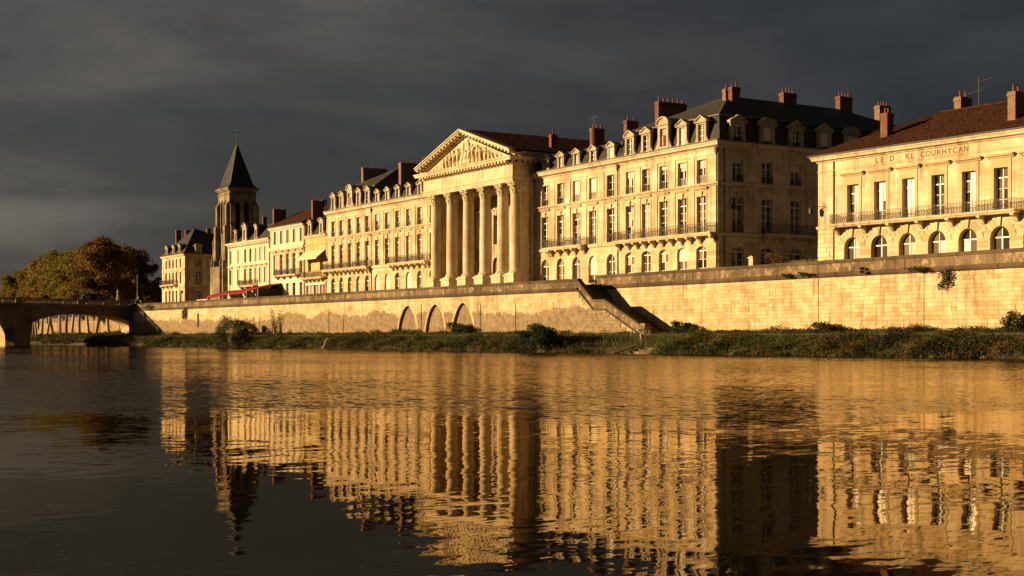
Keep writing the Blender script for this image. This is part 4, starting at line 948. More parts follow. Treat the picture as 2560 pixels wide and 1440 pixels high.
def portico():
    XL, XR, YF = -163.4, -141.3, 87.0; W_ = XR - XL
    B = thing('portico_building', 'classical portico building with six columns and carved pediment', 'building', (XL, YF, DECK)); fr = Fr(B)
    YB = 6.4
    cx = [x - XL for x in (-161.6, -157.5, -153.3, -149.15, -145.0, -141.0 - 1.0)]
    ZP, ZT = 8.72, 19.62
    col = corinthian_column(ZP, ZT, 0.72).mesh('column', 'limestone_trim'); 
    for p in col.polygons: p.use_smooth = False
    ped = MB().box(-1.05, 1.05, -1.05, 1.05, DECK, ZP - 0.2).box(-1.15, 1.15, -1.15, 1.15, ZP - 0.199, ZP).box(-1.15, 1.15, -1.15, 1.15, DECK, DECK + 0.3).mesh('pedestal', 'limestone_trim')
    for x in cx:
        link('column', col, B, fr.loc(x, 0.95, 0) if False else (x, 0.95, -DECK)); link('pedestal', ped, B, (x, 0.95, -DECK))
    # closed flanks and back wall of the porch
    og = [op(cx[2] + 2.0, 1.9, 7.2, 11.6, 'round'), op(cx[4] - 2.1, 1.9, 7.2, 11.6, 'round'), op(cx[0] + 2.0, 1.9, 7.2, 11.6, 'round'), op(cx[1] + 2.0, 1.9, 7.2, 11.6, 'round'), op(cx[4] + 1.7, 1.9, 7.2, 11.6, 'round')]
    o1 = [op(o['x'], 1.6, 13.2, 17.0) for o in og]
    fb = Fr(B, 0, YB, 0); wall(fb, W_, DECK - 0.2, 20.4, og + o1, 0.4, 'limestone_grey')  # darker stone on back wall, pilasters and ceiling puts porch shade in the colour
    for i, o in enumerate(og):
        if i in (0, 3): fb.put(MB().prism(outline(o), 'y', 0.25, 0.33), 'door', 'red_door')
        else: window(fb, o, 0.4, rows=2)
        surround(fb, o, 0.24, 0.08, True, sill=False)
    for o in o1: window(fb, o, 0.4, rows=3); surround(fb, o, 0.2, 0.08, True, 0.25)
    for x in cx:                      # pilasters answering the columns
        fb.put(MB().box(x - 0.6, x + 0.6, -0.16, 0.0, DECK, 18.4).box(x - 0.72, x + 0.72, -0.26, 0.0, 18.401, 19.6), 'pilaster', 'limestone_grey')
    for a, b in ((0.0, 0.55), (W_ - 0.55, W_)):
        fr.put(MB().box(a, b, 1.1, YB + 6.0, DECK, 19.6), 'flank_wall', 'limestone')
    fr.put(MB().box(W_ - 0.5, W_ + 0.07, 0.9, 2.0, DECK, 18.2).box(W_ - 0.5, W_ + 0.16, 2.4, 3.0, DECK + 2.25, 19.6), 'corner_pier', 'limestone_trim')
    fr.put(MB().box(W_ - 0.5, W_ + 0.12, 0.9, 3.0, DECK, ZP), 'flank_plinth', 'limestone_trim')
    fr.put(MB().box(0.1, W_ - 0.1, 0.2, YB, DECK - 0.2, DECK + 0.5), 'porch_floor', 'paving')
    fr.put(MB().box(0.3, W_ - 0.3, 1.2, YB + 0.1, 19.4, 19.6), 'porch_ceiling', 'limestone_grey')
    # entablature
    path = [(0.0, 14.0), (0.0, 0.0), (W_, 0.0), (W_, 14.0)]
    fr.put(molding([(-0.9, ZT), (0.0, ZT), (0.0, ZT + 0.24), (0.06, ZT + 0.25), (0.06, ZT + 0.46), (0.14, ZT + 0.52), (0.16, ZT + 0.6), (0.02, ZT + 0.62), (0.02, 21.6), (-0.9, 21.6)], path), 'architrave', 'limestone_trim')
    fr.put(molding([(0.0, 21.6), (0.12, 21.64), (0.16, 21.74), (0.2, 21.76), (0.2, 22.06), (-0.3, 22.06)], path), 'bed_molding', 'limestone_trim')
    fr.put(molding([(-0.3, 22.062), (0.86, 22.062), (0.9, 22.28), (0.98, 22.34), (1.04, 22.5), (0.9, 22.54), (-0.3, 22.6)], path), 'cornice', 'limestone_trim')
    md = MB().box(-0.17, 0.17, -0.62, 0.0, -0.26, 0.0).mesh('modillion', 'limestone_trim'); n = 30
    for i in range(n): link('modillion', md, B, fr.loc(0.1 + (W_ - 0.2) * (i + 0.5) / n, -0.2, 22.06))
    for i in range(5): link('modillion', md, B, fr.loc(W_ + 0.2, 0.5 + 0.75 * i, 22.06), pi / 2)
    # pediment
    hw = W_ / 2; xa = hw; zb, za = 22.6, 26.25; sl = atan2(za - zb, hw)
    fr.put(MB().prism([(0.5, zb - 0.05), (W_ - 0.5, zb - 0.05), (xa, za - 0.15)], 'y', 0.1, 0.7), 'tympanum', 'limestone_trim')
    for sx in (-1, 1):
        def P(u, w): return (xa + sx * (hw * (1 - u) + 0.72 * (1 - u)), zb + (za + 0.06 - zb) * u + w + 0.0)
        def bar(w0, w1, y0, name, u1=1.0, y1=0.75): 
            fr.put(MB().prism([P(0, w0), P(u1, w0), P(u1, w1), P(0, w1)], 'y', y0, y1), name, 'limestone_trim')
        bar(0.0, 0.10, -0.12, 'raking_bed_molding'); bar(0.38, 0.6, -0.92, 'raking_cornice', y1=-0.2); bar(0.601, 0.74, -1.06, 'raking_cymatium', y1=-0.45); bar(0.101, 0.379, -0.14, 'raking_fascia')
        mm = MB().prism([(-0.16, 0.0), (0.16, 0.0), (0.16, 0.26), (-0.16, 0.26)], 'y', -0.66, 0.0).mesh('modillion', 'limestone_trim')
        for i in range(15):
            u = (i + 0.6) / 15.4; p = P(u, 0.115); o = link('modillion', mm, B, (p[0], -0.14, p[1] - DECK)); o.rotation_euler = (0, sx * sl, 0)
    R = random.Random(12); figs = []
    for i in range(21):
        q = -0.86 + 1.72 * i / 20; room = (1 - abs(q)) * (za - zb) - 0.25
        h = min(room * R.uniform(0.86, 0.98), 3.2)
        if h < 0.45: continue
        lean = R.uniform(-0.18, 0.18); 
        if abs(q) > 0.55: h *= 0.95; lean = (1 if q < 0 else -1) * R.uniform(0.2, 0.7)
        mb = relief_figure(h, R, lean); o = link('relief_figure', mb.mesh('relief_figure', 'limestone_trim', True), B, (xa + q * hw, 0.02, zb - DECK)); o.rotation_euler = (0, 0, R.uniform(-0.5, 0.5))
    # gable roof running back
    yb = 21.0; z0 = 23.16; hx = hw + 0.72; zr = 26.97
    mb = MB()
    for sx in (-1, 1): mb.quad((xa + sx * hx, -0.5, z0 + 0.05), (xa + sx * hx, yb, z0 + 0.05), (xa, yb, zr), (xa, -0.5, zr))
    mb.add([(xa - hx, yb, z0), (xa + hx, yb, z0), (xa, yb, zr)], [(0, 1, 2)]); fr.put(mb, 'roof', 'red_tile')
    fr.put(MB().box(W_, W_ + 0.62, 0.76, yb, 22.605, z0), 'eave_wall', 'limestone_grey'); fr.put(MB().box(-0.62, 0, 0.76, yb, 22.605, z0), 'eave_wall', 'limestone_grey')
    d = -DECK
    tile_field((xa + hx, 0.0, z0 + 0.1 + d), (xa + hx, yb, z0 + 0.1 + d), (xa, yb, zr + 0.04 + d), (xa, 0.0, zr + 0.04 + d), 0.3, 0.45, 0.07, 'red_tile', B)
    fr.put(MB().quad((W_, 3, DECK), (W_, yb, DECK), (W_, yb, 22.4), (W_, 3, 22.4)).quad((0, 3, DECK), (0, yb, DECK), (0, yb, 22.4), (0, 3, 22.4)).quad((0, yb, DECK), (W_, yb, DECK), (W_, yb, 22.4), (0, yb, 22.4)), 'rear_wall', 'limestone')
    pipe(Fr(B, W_ + 0.02, 3.0, pi / 2), -0.1, DECK, 20.0)
    chimney(fr, 19.5, 20.0, 6.8, 7.6, 23.0, 25.9, 1)
portico()
# tiled house behind the right wing
RH = thing('tiled_house', 'red tiled house roof rising behind the wing right of the portico', 'building', (-147, 99.2, DECK)); fr = Fr(RH)
fr.put(MB().box(0, 22, 0, 11, DECK, 21.2), 'wall', 'limestone_grey')
rz = 25.4
fr.put(MB().quad((-0.4, -0.4, 21.2), (22.4, -0.4, 21.2), (18, 5.5, rz), (6.5, 5.5, rz - 0.1)).quad((-0.4, -0.4, 21.2), (6.5, 5.5, rz - 0.1), (-0.4, 11.4, 21.2)).quad((22.4, -0.4, 21.2), (22.4, 11.4, 21.2), (18, 5.5, rz)).quad((-0.4, 11.4, 21.2), (6.5, 5.5, rz - 0.1), (18, 5.5, rz), (22.4, 11.4, 21.2)), 'roof', 'red_tile')
fr.put(MB().tube([(-0.4, -0.4, 21.25), (6.5, 5.5, rz - 0.05), (18, 5.5, rz + 0.05), (22.4, -0.4, 21.25)], 0.14, 6), 'ridge_tiles', 'terracotta')
g = Fr(F1); chimney(g, 1.34, 1.94, 7.0, 8.75, 21.0, 26.4, 3); chimney(g, 8.24, 8.84, 7.0, 8.65, 21.0, 26.4, 2)
# ------------------------------------------------------------------ the balconied hall at the right
def hall():
    G = thing('balconied_hall', 'low limestone hall with long iron balcony, arched windows and red tiled roof at right', 'building', (-93.9, 90, DECK), radians(3.4)); fr = Fr(G); L = 29.0; DP = 14.0
    R = random.Random(9); bs = [4.07 + 3.02 * i for i in range(8)]
    og = [op(s - 0.1, 1.75, 7.0, 10.06, 'round') for s in bs]; o1 = [op(s, 1.3, 11.3, 14.66) for s in bs]
    wall(fr, L, DECK - 0.3, 17.3, og + o1, 0.38, 'limestone')
    courses(fr, 1.95, L, DECK, 10.92, 0.405, og, 0.62, 'limestone_block', proud=0.04, gap=0.026)
    courses(fr, 0.0, 1.9, DECK, 10.92, 0.405, [], 0, 'limestone_block', length=0.95, proud=0.05, gap=0.026)
    fl_ = [('glass', 'room_brown'), ('glass',), ('glass', 'room_brown', 'glass'), ('glass', 'curtain', 'glass', 'glass'), ('curtain', 'glass', 'glass', 'glass'), ('glass',), ('glass',), ('glass',)]
    for i, o in enumerate(og): voussoirs(fr, o, 'limestone_block', 11, 0.6, 0.045); window(fr, o, 0.38, rows=1, fills=fl_[i])
    fu = [('glass', 'curtain', 'glass', 'room_brown'), ('glass', 'glass', 'curtain', 'glass', 'curtain', 'curtain', 'curtain', 'curtain'), ('curtain', 'curtain', 'curtain', 'curtain'), ('glass',), ('glass', 'room_brown'), ('glass',), ('glass',), ('glass',)]
    for i, o in enumerate(o1):
        window(fr, o, 0.36, rows=3, top=0.23, fills=fu[i]); surround(fr, o, 0.3, 0.05, False, 0.45, 0.28, sill=False, mat='limestone_ochre')
    fr.put(molding([(0, 16.05), (0.05, 16.06), (0.07, 16.12), (0, 16.16)], [(-0.0, DP), (0, 0), (L, 0)]), 'frieze_band', 'limestone_trim')
    fr.put(molding([(0, 10.93), (0.1, 10.95), (0.14, 11.2), (0, 11.24)], [(0, DP), (0, 0), (L, 0)]), 'floor_band', 'limestone_trim')
    fr.put(molding([(0, 16.86), (0.1, 16.9), (0.16, 17.0), (0.42, 17.06), (0.44, 17.24), (0.52, 17.3), (0.55, 17.4), (-0.3, 17.42)], [(0, DP), (0, 0), (L, 0), (L, DP)]), 'cornice', 'limestone_trim')
    fr.put(molding([(0.5, 17.42), (0.66, 17.43), (0.7, 17.52), (0.6, 17.56), (0.4, 17.5)], [(0, DP), (0, 0), (L, 0), (L, DP)]), 'gutter', 'zinc')
    br = [2.5, 5.5, 8.5, 11.55, 14.6, 17.6, 20.7]; keys = [o['x'] for o in og[:6]]
    b = balcony(fr, 2.16, 21.05, 11.25, 1.0, 0.3, 0.86, br, 0.66)
    for x in keys: fr.put(MB().prism([(x - 0.1, 10.1), (x + 0.1, 10.1), (x + 0.2, 10.94), (x - 0.2, 10.94)], 'y', -0.16, -0.01), 'keystone', 'limestone_trim')
    fr.put(MB().box(2.7, 22.0, -0.022, 0.0, 16.2, 16.8), 'frieze_panel', 'limestone_trim')
    txt = "LE'D. RL COURHYCAN"
    for i, ch in enumerate(txt):                        # thin raised letters, evenly spaced; dark tone imitates the shade of carving
        if ch == ' ': continue
        cu = bpy.data.curves.new('letter', 'FONT'); cu.body = ch; cu.size = 0.66; cu.extrude = 0.004; cu.offset = 0.012; cu.align_x = 'CENTER'
        tmp = bpy.data.objects.new('letter_curve', cu); COL.objects.link(tmp); dg = bpy.context.evaluated_depsgraph_get(); dg.update()
        me = bpy.data.meshes.new_from_object(tmp.evaluated_get(dg)); bpy.data.objects.remove(tmp)
        for v in me.vertices: v.co = (v.co.x, -v.co.z, v.co.y)
        me.materials.clear(); me.materials.append(M['letter_shade'])
        link('letter', me, G, fr.loc(6.75 + (15.9 - 6.75) * i / (len(txt) - 1), -0.027, 16.27))
    pipe(fr, 1.88, DECK, 17.0, -0.07, 0.05)
    sh = MB().quad((0, 0, DECK), (0, DP, DECK), (0, DP, 17.3), (0, 0, 17.3)).quad((L, 0, DECK), (L, DP, DECK), (L, DP, 17.3), (L, 0, 17.3)).quad((0, DP, DECK), (L, DP, DECK), (L, DP, 17.3), (0, DP, 17.3))
    fr.put(sh, 'rear_wall', 'low_bounce_render')  # unseen walls, made dark so they throw less light across the alley
    ze, zr, ov = 17.5, 21.0, 0.6; e = [(-ov, -ov), (L + ov, -ov), (L + ov, DP + ov), (-ov, DP + ov)]; r0, r1 = (8.0, DP / 2), (L - 7, DP / 2)
    mb = MB().quad((*e[0], ze), (*e[1], ze), (*r1, zr), (*r0, zr)).quad((*e[1], ze), (*e[2], ze), (*r1, zr)).quad((*e[2], ze), (*e[3], ze), (*r0, zr), (*r1, zr)).quad((*e[3], ze), (*e[0], ze), (*r0, zr))
    fr.put(mb, 'roof', 'red_tile')
    d = -DECK; up = 0.05
    tile_field((8.0, -ov, ze + up + d), (L - 7, -ov, ze + up + d), (L - 7, DP / 2, zr + up + d), (8.0, DP / 2, zr + up + d), 0.24, 0.42, 0.075, 'red_tile', G, rag=0.05)
    # the hipped ends: strips of tiles that stop at the hip
    V = MB()
    for i in range(36):
        x0_ = -ov + (8.0 + ov) * i / 36; x1_ = -ov + (8.0 + ov) * (i + 1) / 36; q = (i + 0.5) / 36
        n = max(1, int(q * 19))
        for j in range(n):
            va, vb = j / 19, min(q, (j + 1.12) / 19); l = random.uniform(0.015, 0.06); pts = []
            for v, li in ((va, l + 0.03), (vb, 0.01)):
                for a in range(4):
                    t = a / 3; pts.append((x0_ + (x1_ - x0_) * t, -ov + (DP / 2 + ov) * v, ze + up + (zr - ze) * v + li + 0.075 * sin(pi * t)))
            V.add(pts, [(a, a + 1, a + 5, a + 4) for a in range(3)] + [(0, 1, 2, 3)])
    fr.put(V, 'hip_tiles', 'red_tile', kind='stuff')
    fr.put(MB().tube([(*e[0], ze + 0.06), (*r0, zr + 0.08), (*r1, zr + 0.08), (*e[1], ze + 0.06)], 0.12, 7), 'ridge_tiles', 'red_tile')
    chimney(fr, 5.65, 6.4, 1.7, 2.5, 18.0, 20.8, 2); chimney(fr, 18.9, 19.6, 1.2, 2.4, 18.0, 20.75, 2, 'old_brick'); chimney(fr, 9.0, 9.7, 7.4, 8.9, 20.4, 22.3, 2, 'old_brick')
    mb = MB().tube([(12.0, 6.8, 21.1), (12.0, 6.8, 23.5)], 0.03, 6)
    for z, a, b in ((23.1, -0.1, 1.5), (22.2, -1.6, 0.3)):
        mb.tube([(12.0 + a, 6.8, z), (12.0 + b, 6.8, z + 0.25)], 0.02, 5)
        for i in range(7):
            x = 12.0 + a + (b - a) * (i + 0.5) / 7; zz = z + 0.25 * (i + 0.5) / 7; mb.tube([(x, 6.5, zz), (x, 7.1, zz)], 0.012, 4)
    fr.put(mb, 'roof_aerial', 'pipe_metal')
    ln = thing('wall_lantern', 'small iron bracket lantern on the corner of the balconied hall', 'lantern', (-93.9 - 0.05, 89.85, 12.2))
    MB().tube([(0.9, 0.1, 12.95), (0.5, -0.15, 12.98), (-0.05, -0.6, 12.9)], 0.03, 6).tube([(0.9, 0.1, 11.4), (0.9, 0.05, 13.2), (0.75, 0.0, 13.35), (0.7, 0.05, 13.1)], 0.02, 5).obj('arm', 'iron', ln)
    MB().lathe([(0.1, 12.3), (0.2, 12.36), (0.24, 12.8), (0.12, 12.95), (0.05, 13.05)], -0.05, -0.6, 6).obj('lantern_case', 'iron', ln)
    MB().lathe([(0.16, 12.36), (0.205, 12.78)], -0.05, -0.6, 6).xf(0, 0, 0).obj('lantern_glass', 'lamp_glass', ln)
hall()
ln = thing('wall_lantern', 'small iron bracket lantern on the shaded side of the corner pavilion', 'lantern', (-107.7, 91.4, 13.2))
MB().tube([(0.0, 0.0, 14.6), (0.3, 0.0, 14.95), (0.62, 0.0, 14.8), (0.62, 0, 14.5)], 0.03, 6).obj('arm', 'iron', ln)
MB().lathe([(0.08, 13.85), (0.22, 13.95), (0.26, 14.35), (0.1, 14.5)], 0.62, 0, 7).obj('lantern_case', 'iron', ln)
# alley between pavilion and hall: garden wall, gate pier, shrubs come later
gw = thing('garden_wall', 'low dark garden wall across the shaded alley beside the pavilion', 'wall', (-107.7, 92.6, DECK)); fr = Fr(gw)
fr.put(MB().box(5.0, 14.5, 0, 0.4, DECK, 8.4), 'wall', 'parapet_stone'); fr.put(MB().box(4.95, 14.5, -0.08, 0.48, 8.4, 8.55), 'coping', 'coping_stone')
gp = thing('gate_pier', 'small sunlit stone gate pier in front of the shaded alley', 'pier', (-103.3, 90.6, DECK)); fr = Fr(gp)
fr.put(MB().box(-0.3, 0.3, -0.3, 0.3, DECK, 8.85), 'shaft', 'limestone_trim'); fr.put(MB().box(-0.38, 0.38, -0.38, 0.38, 8.851, 8.98).prism([(-0.3, 8.98), (0.3, 8.98), (0, 9.12)], 'y', -0.3, 0.3), 'cap', 'limestone_trim')

# ------------------------------------------------------------------ houses further along the quay
def simple_block(fr, L, DP, z1, mat):
    fr.put(MB().quad((0, 0, DECK), (0, DP, DECK), (0, DP, z1), (0, 0, z1)).quad((L, 0, DECK), (L, DP, DECK), (L, DP, z1), (L, 0, z1)).quad((0, DP, DECK), (L, DP, DECK), (L, DP, z1), (0, DP, z1)).quad((0, 0.5, z1 - 0.1), (L, 0.5, z1 - 0.1), (L, DP, z1 - 0.1), (0, DP, z1 - 0.1)), 'rear_wall', mat)
CORN = lambda z: [(0, z - 0.5), (0.1, z - 0.46), (0.14, z - 0.34), (0.36, z - 0.28), (0.4, z - 0.1), (0.46, z), (-0.3, z + 0.03)]
BAND = lambda z: [(0, z - 0.3), (0.1, z - 0.26), (0.16, z - 0.06), (0, z)]
# ochre house
D = thing('ochre_house', 'narrow ochre two-storey house with cream awning between white house and pavilion', 'building', (-209.2, 90, DECK)); fr = Fr(D); L = 8.6
oD = [op(2.0, 1.25, 11.7, 14.4), op(6.6, 1.4, 11.7, 14.4)]; sD = [op(4.3, 7.4, 7.0, 9.75)]
wall(fr, L, DECK, 17.0, oD + sD, 0.35, 'ochre_render')
window(fr, oD[0], 0.35, rows=2, shutters=None); window(fr, oD[1], 0.35, rows=2, shutters=None)
for i, x in enumerate((0.6, 1.85, 3.1, 4.3, 5.5, 6.75, 8.0)): fr.put(MB().box(x - 0.07, x + 0.07, 0.12, 0.3, 7.0, 9.75), 'shop_mullion', 'white_paint')
for i, x in enumerate((1.22, 2.48, 3.7, 4.9, 6.12, 7.38)): fr.put(MB().box(x - 0.55, x + 0.55, 0.24, 0.28, 7.0, 9.55), 'shop_pane', ('shop_grey', 'curtain', 'glass', 'shop_grey', 'red_door', 'red_door')[i])
fr.put(MB().box(0.5, 8.1, -0.08, 0.3, 9.56, 9.8), 'shop_fascia', 'white_paint')
balcony(fr, 0.15, L - 0.15, 11.0 - 0.3, 0.95, 0.22, 1.0, (0.8, 2.3, 3.9, 5.5, 7.1), 0.5)
aw = fr.put(MB().prism([(0.0, 14.95), (-1.55, 13.65), (-1.55, 13.45), (-1.5, 13.6), (0.0, 14.88)], 'x', 0.3, 8.0), 'awning', 'cream_canvas')
for x in (0.35, 7.95): link('awning_arm', MB().tube([(x, -0.02, 13.9 - DECK), (x, -1.5, 13.66 - DECK)], 0.03, 5).mesh('awning_arm', 'iron'), aw)
fr.put(molding(CORN(17.35), [(0, 0), (L, 0)]), 'cornice', 'limestone_trim'); fr.put(molding(BAND(16.0), [(0, 0), (L, 0)]), 'floor_band', 'ochre_render')
simple_block(fr, L, 10, 17.2, 'ochre_render')
fr.put(MB().quad((0, 0.05, 17.38), (L, 0.05, 17.38), (L, 1.6, 20.3), (0, 1.6, 20.3)).quad((0, 1.6, 20.3), (L, 1.6, 20.3), (L, 10, 21.2), (0, 10, 21.2)).add([(0, 0.05, 17.38), (0, 1.6, 20.3), (0, 10, 21.2), (0, 10, 17.38)], [(0, 1, 2, 3)]), 'mansard_roof', 'slate')
for x in (2.0, 6.4): dormer(fr, x, 17.5, 1.35, 19.3, 20.0, 1.6, 'tri', 0.75, 1.45, 0.1, ('glass',), y=-0.02)
pipe(fr, L - 0.15, DECK, 17.0); pipe(fr, 0.1, DECK, 17.0)
chimney(fr, 0.3, 0.9, 1.0, 2.9, 17.6, 23.1, 2); chimney(fr, 8.0, 8.5, 6.5, 8.0, 18.5, 23.2, 2, 'old_brick')
# white house
C = thing('white_house', 'white rendered four-storey house with red tiled roof and brown shutters', 'building', (-223.7, 90, DECK)); fr = Fr(C); L = 14.5
cb = [2.15, 4.85, 7.5, 10.2, 13.05]
o3 = [op(x, 1.15, 16.75, 18.9) for x in cb]; o2 = [op(x, 1.2, 11.6, 15.0) for x in cb]; o0 = [op(x, 1.25, 7.0, 10.2) for x in cb]
wall(fr, L, DECK, 19.3, o3 + o2 + o0, 0.32, 'pale_render')
for i in range(5):
    window(fr, o3[i], 0.32, rows=2, top=0, shutters='brown_shutter'); window(fr, o2[i], 0.32, rows=3, top=0.2, fills=('glass', 'room_brown'), shutters=('grey_shutter' if i == 0 else None))
    window(fr, o0[i], 0.32, rows=2, top=0.2, paint='grey_paint', fills=(('glass',), ('room_brown',), ('shop_grey', 'glass'))[i % 3]); surround(fr, o2[i], 0.16, 0.05, False, 0.12, 0.1, sill=False)
for x in [0.25] + [(a + b) / 2 for a, b in zip(cb, cb[1:])] + [L - 0.25]: fr.put(MB().box(x - 0.25, x + 0.25, -0.06, 0, 11.4, 15.5), 'pilaster', 'pale_render')
fr.put(molding([(0, 15.55), (0.1, 15.58), (0.3, 15.7), (0.34, 15.95), (0.1, 16.35), (0, 16.4)], [(0, 0), (L, 0)]), 'string_course', 'pale_render')
fr.put(molding(CORN(19.5), [(0, 0), (L, 0)]), 'cornice', 'pale_render'); fr.put(molding([(0.4, 19.53), (0.56, 19.54), (0.58, 19.64), (0.4, 19.66)], [(0, 0), (L, 0)]), 'gutter', 'zinc')
balcony(fr, 3.2, 12.4, 11.55, 0.8, 0.25, 1.0, (3.6, 6.2, 8.8, 11.9), 0.5)
simple_block(fr, L, 12, 19.4, 'pale_render')
fr.put(MB().quad((-0.2, -0.5, 19.6), (L + 0.2, -0.5, 19.6), (L + 0.2, 6, 22.8), (-0.2, 6, 22.8)).quad((-0.2, 12.4, 19.6), (L + 0.2, 12.4, 19.6), (L + 0.2, 6, 22.8), (-0.2, 6, 22.8)).add([(L, 0, 19.4), (L, 12, 19.4), (L, 6, 22.7)], [(0, 1, 2)]).add([(0, 0, 19.4), (0, 12, 19.4), (0, 6, 22.7)], [(0, 1, 2)]), 'roof', 'red_tile')
tile_field((-0.2, -0.55, 19.64 - DECK), (L + 0.2, -0.55, 19.64 - DECK), (L + 0.2, 6, 22.84 - DECK), (-0.2, 6, 22.84 - DECK), 0.3, 0.5, 0.07, 'red_tile', C)
chimney(fr, 8.6, 9.2, 5.4, 6.2, 21.5, 24.0, 1)
fr.put(MB().tube([(9.6, 5.8, 22.5), (9.6, 5.8, 25.0)], 0.025, 5).tube([(8.8, 5.8, 24.8), (10.4, 5.8, 24.9)], 0.018, 5).tube([(8.9, 5.4, 24.5), (10.2, 5.8, 24.5)], 0.018, 5), 'roof_aerial', 'chrome')
pipe(fr, 0.1, DECK, 19.2); pipe(fr, L - 0.1, DECK, 19.2)
# cream house with cafe
Bh = thing('cream_house', 'cream three-storey house with slate mansard and grey shutters above the red cafe awnings', 'building', (-243.7, 90, DECK)); fr = Fr(Bh); L = 20.0
bb = [1.6, 5.2, 8.5, 11.0, 13.5, 15.6, 17.8]; o2 = [op(x, 1.05, 14.4, 16.75) for x in bb]; o1 = [op(x, 1.1, 10.7, 13.3) for x in bb]; o0 = [op(x, 1.7, 6.8, 9.2) for x in (3.2, 6.4, 9.6, 12.8, 16.0)]
wall(fr, L, DECK, 17.9, o2 + o1 + o0, 0.3, 'cream_render')
for i in range(7):
    sh = None if i in (2, 3) else 'grey_shutter'
    window(fr, o2[i], 0.3, rows=2, top=0, shutters=None if i in (2, 3) else sh); window(fr, o1[i], 0.3, rows=2, top=0.2, shutters=sh, fills=('glass', 'room_brown'))
    surround(fr, o1[i], 0.15, 0.04, False, 0.12, 0.08)
for o in o0: window(fr, o, 0.3, rows=1, top=0.2, paint='white_paint')
fr.put(molding(BAND(14.1), [(0, 0), (L, 0)]), 'floor_band', 'cream_render'); fr.put(molding(CORN(18.1), [(0, 6), (0, 0), (L, 0)]), 'cornice', 'cream_render')
for i in range(22): fr.put(MB().box(0.4 + i * 0.9, 0.62 + i * 0.9, -0.2, 0.0, 17.25, 17.55), 'modillion', 'cream_render')
balcony(fr, 6.9, 14.2, 10.35, 0.85, 0.25, 1.0, (7.4, 10.0, 13.6), 0.5)
simple_block(fr, L, 11, 18.0, 'cream_render')
fr.put(MB().quad((0, 0.05, 18.14), (L, 0.05, 18.14), (L, 2.2, 20.9), (1.6, 2.2, 20.9)).quad((0, 0.05, 18.14), (1.6, 2.2, 20.9), (1.6, 9, 20.9), (0, 11, 18.14)).quad((1.6, 2.2, 20.9), (L, 2.2, 20.9), (L, 9, 21.4), (1.6, 9, 21.4)).add([(L, 0.05, 18.14), (L, 2.2, 20.9), (L, 9, 21.4), (L, 11, 18.14)], [(0, 1, 2, 3)]), 'mansard_roof', 'slate')
dormer(fr, 3.4, 18.3, 1.0, 20.2, 20.5, 2.0, 'seg', 0.6, 1.4, 0.1, ('glass',), y=0.1); dormer(fr, 8.2, 18.2, 1.9, 20.6, 21.5, 2.0, 'tri', 0.9, 1.7, 0.2, ('glass',), y=-0.05); dormer(fr, 13.2, 18.3, 1.0, 20.4, 20.9, 2.0, 'tri', 0.6, 1.5, 0.1, ('glass',), y=0.1)
chimney(fr, 7.6, 8.0, 3.5, 4.2, 20.4, 22.6, 1); chimney(fr, 18.6, 19.2, 1.0, 3.2, 18.2, 23.0, 4); pipe(fr, 1.0, DECK, 17.6); pipe(fr, 19.8, DECK, 17.6)
# cafe awnings (attached to the cream house) and the dark terrace canopy
def awning(x0, x1, zt, zf, y1, mat='red_canvas', val='red_canvas'):
    a = fr.put(MB().prism([(0.0, zt), (-y1, zf), (-y1, zf - 0.04), (0.0, zt - 0.05)], 'x', x0, x1), 'awning', mat)
    v = MB(); n = int((x1 - x0) / 0.4); 
    for i in range(n):
        u0, u1 = x0 + (x1 - x0) * i / n, x0 + (x1 - x0) * (i + 1) / n
        v.prism([(u0, zf - 0.041), (u1, zf - 0.041), (u1, zf - 0.22), ((u0 + u1) / 2, zf - 0.3), (u0, zf - 0.22)], 'y', -y1 - 0.01, -y1 + 0.01)
    v.v = [(p[0], p[1], p[2] - DECK) for p in v.v]; link('valance', v.mesh('valance', val), a)
    for x in (x0 + 0.06, x1 - 0.06): link('awning_post', MB().tube([(x, -y1 + 0.08, 0), (x, -y1 + 0.08, zf - 0.05 - DECK)], 0.045, 6).mesh('awning_post', 'white_paint'), a)
awning(-6.4, -0.9, 9.0, 8.25, 3.6, 'red_canvas', 'cream_canvas'); awning(-0.3, 6.2, 9.75, 8.75, 3.8); awning(6.6, 11.0, 9.75, 8.9, 4.2); awning(11.2, 19.7, 10.05, 8.95, 4.0)
tc = thing('terrace_canopy', 'dark boxy terrace canopy at the right end of the red cafe awnings', 'canopy', (-224.0, 86.0, DECK)); f3 = Fr(tc)
f3.put(MB().prism([(-0.2, 9.3), (4.0, 10.2), (4.0, 10.3), (-0.2, 9.4)], 'x', 0.0, 5.2), 'canopy_roof', 'red_canvas')
for x in (0.1, 5.1): f3.put(MB().box(x - 0.06, x + 0.06, -0.1, 0.02, DECK, 9.32), 'post', 'grey_paint')
f3.put(MB().box(5.12, 5.16, 0.0, 3.9, DECK, 9.3), 'side_curtain', 'dark_canvas'); f3.put(MB().box(0.2, 5.0, 3.7, 3.78, DECK, 9.8), 'back_panel', 'dark_canvas')
TABLE = {}
def cafe_table(x, y, label):
    t = thing('cafe_table', label, 'table', (x, y, DECK), random.uniform(0, 3), 'tables on the cafe terrace')
    if not TABLE:
        TABLE['top'] = MB().lathe([(0.36, 0.7), (0.37, 0.73), (0.36, 0.75)], 0, 0, 12).mesh('table_top', 'white_paint'); TABLE['leg'] = MB().lathe([(0.2, 0), (0.2, 0.03), (0.03, 0.06), (0.03, 0.7)], 0, 0, 8).mesh('table_leg', 'iron')
    link('table_top', TABLE['top'], t); link('table_leg', TABLE['leg'], t)
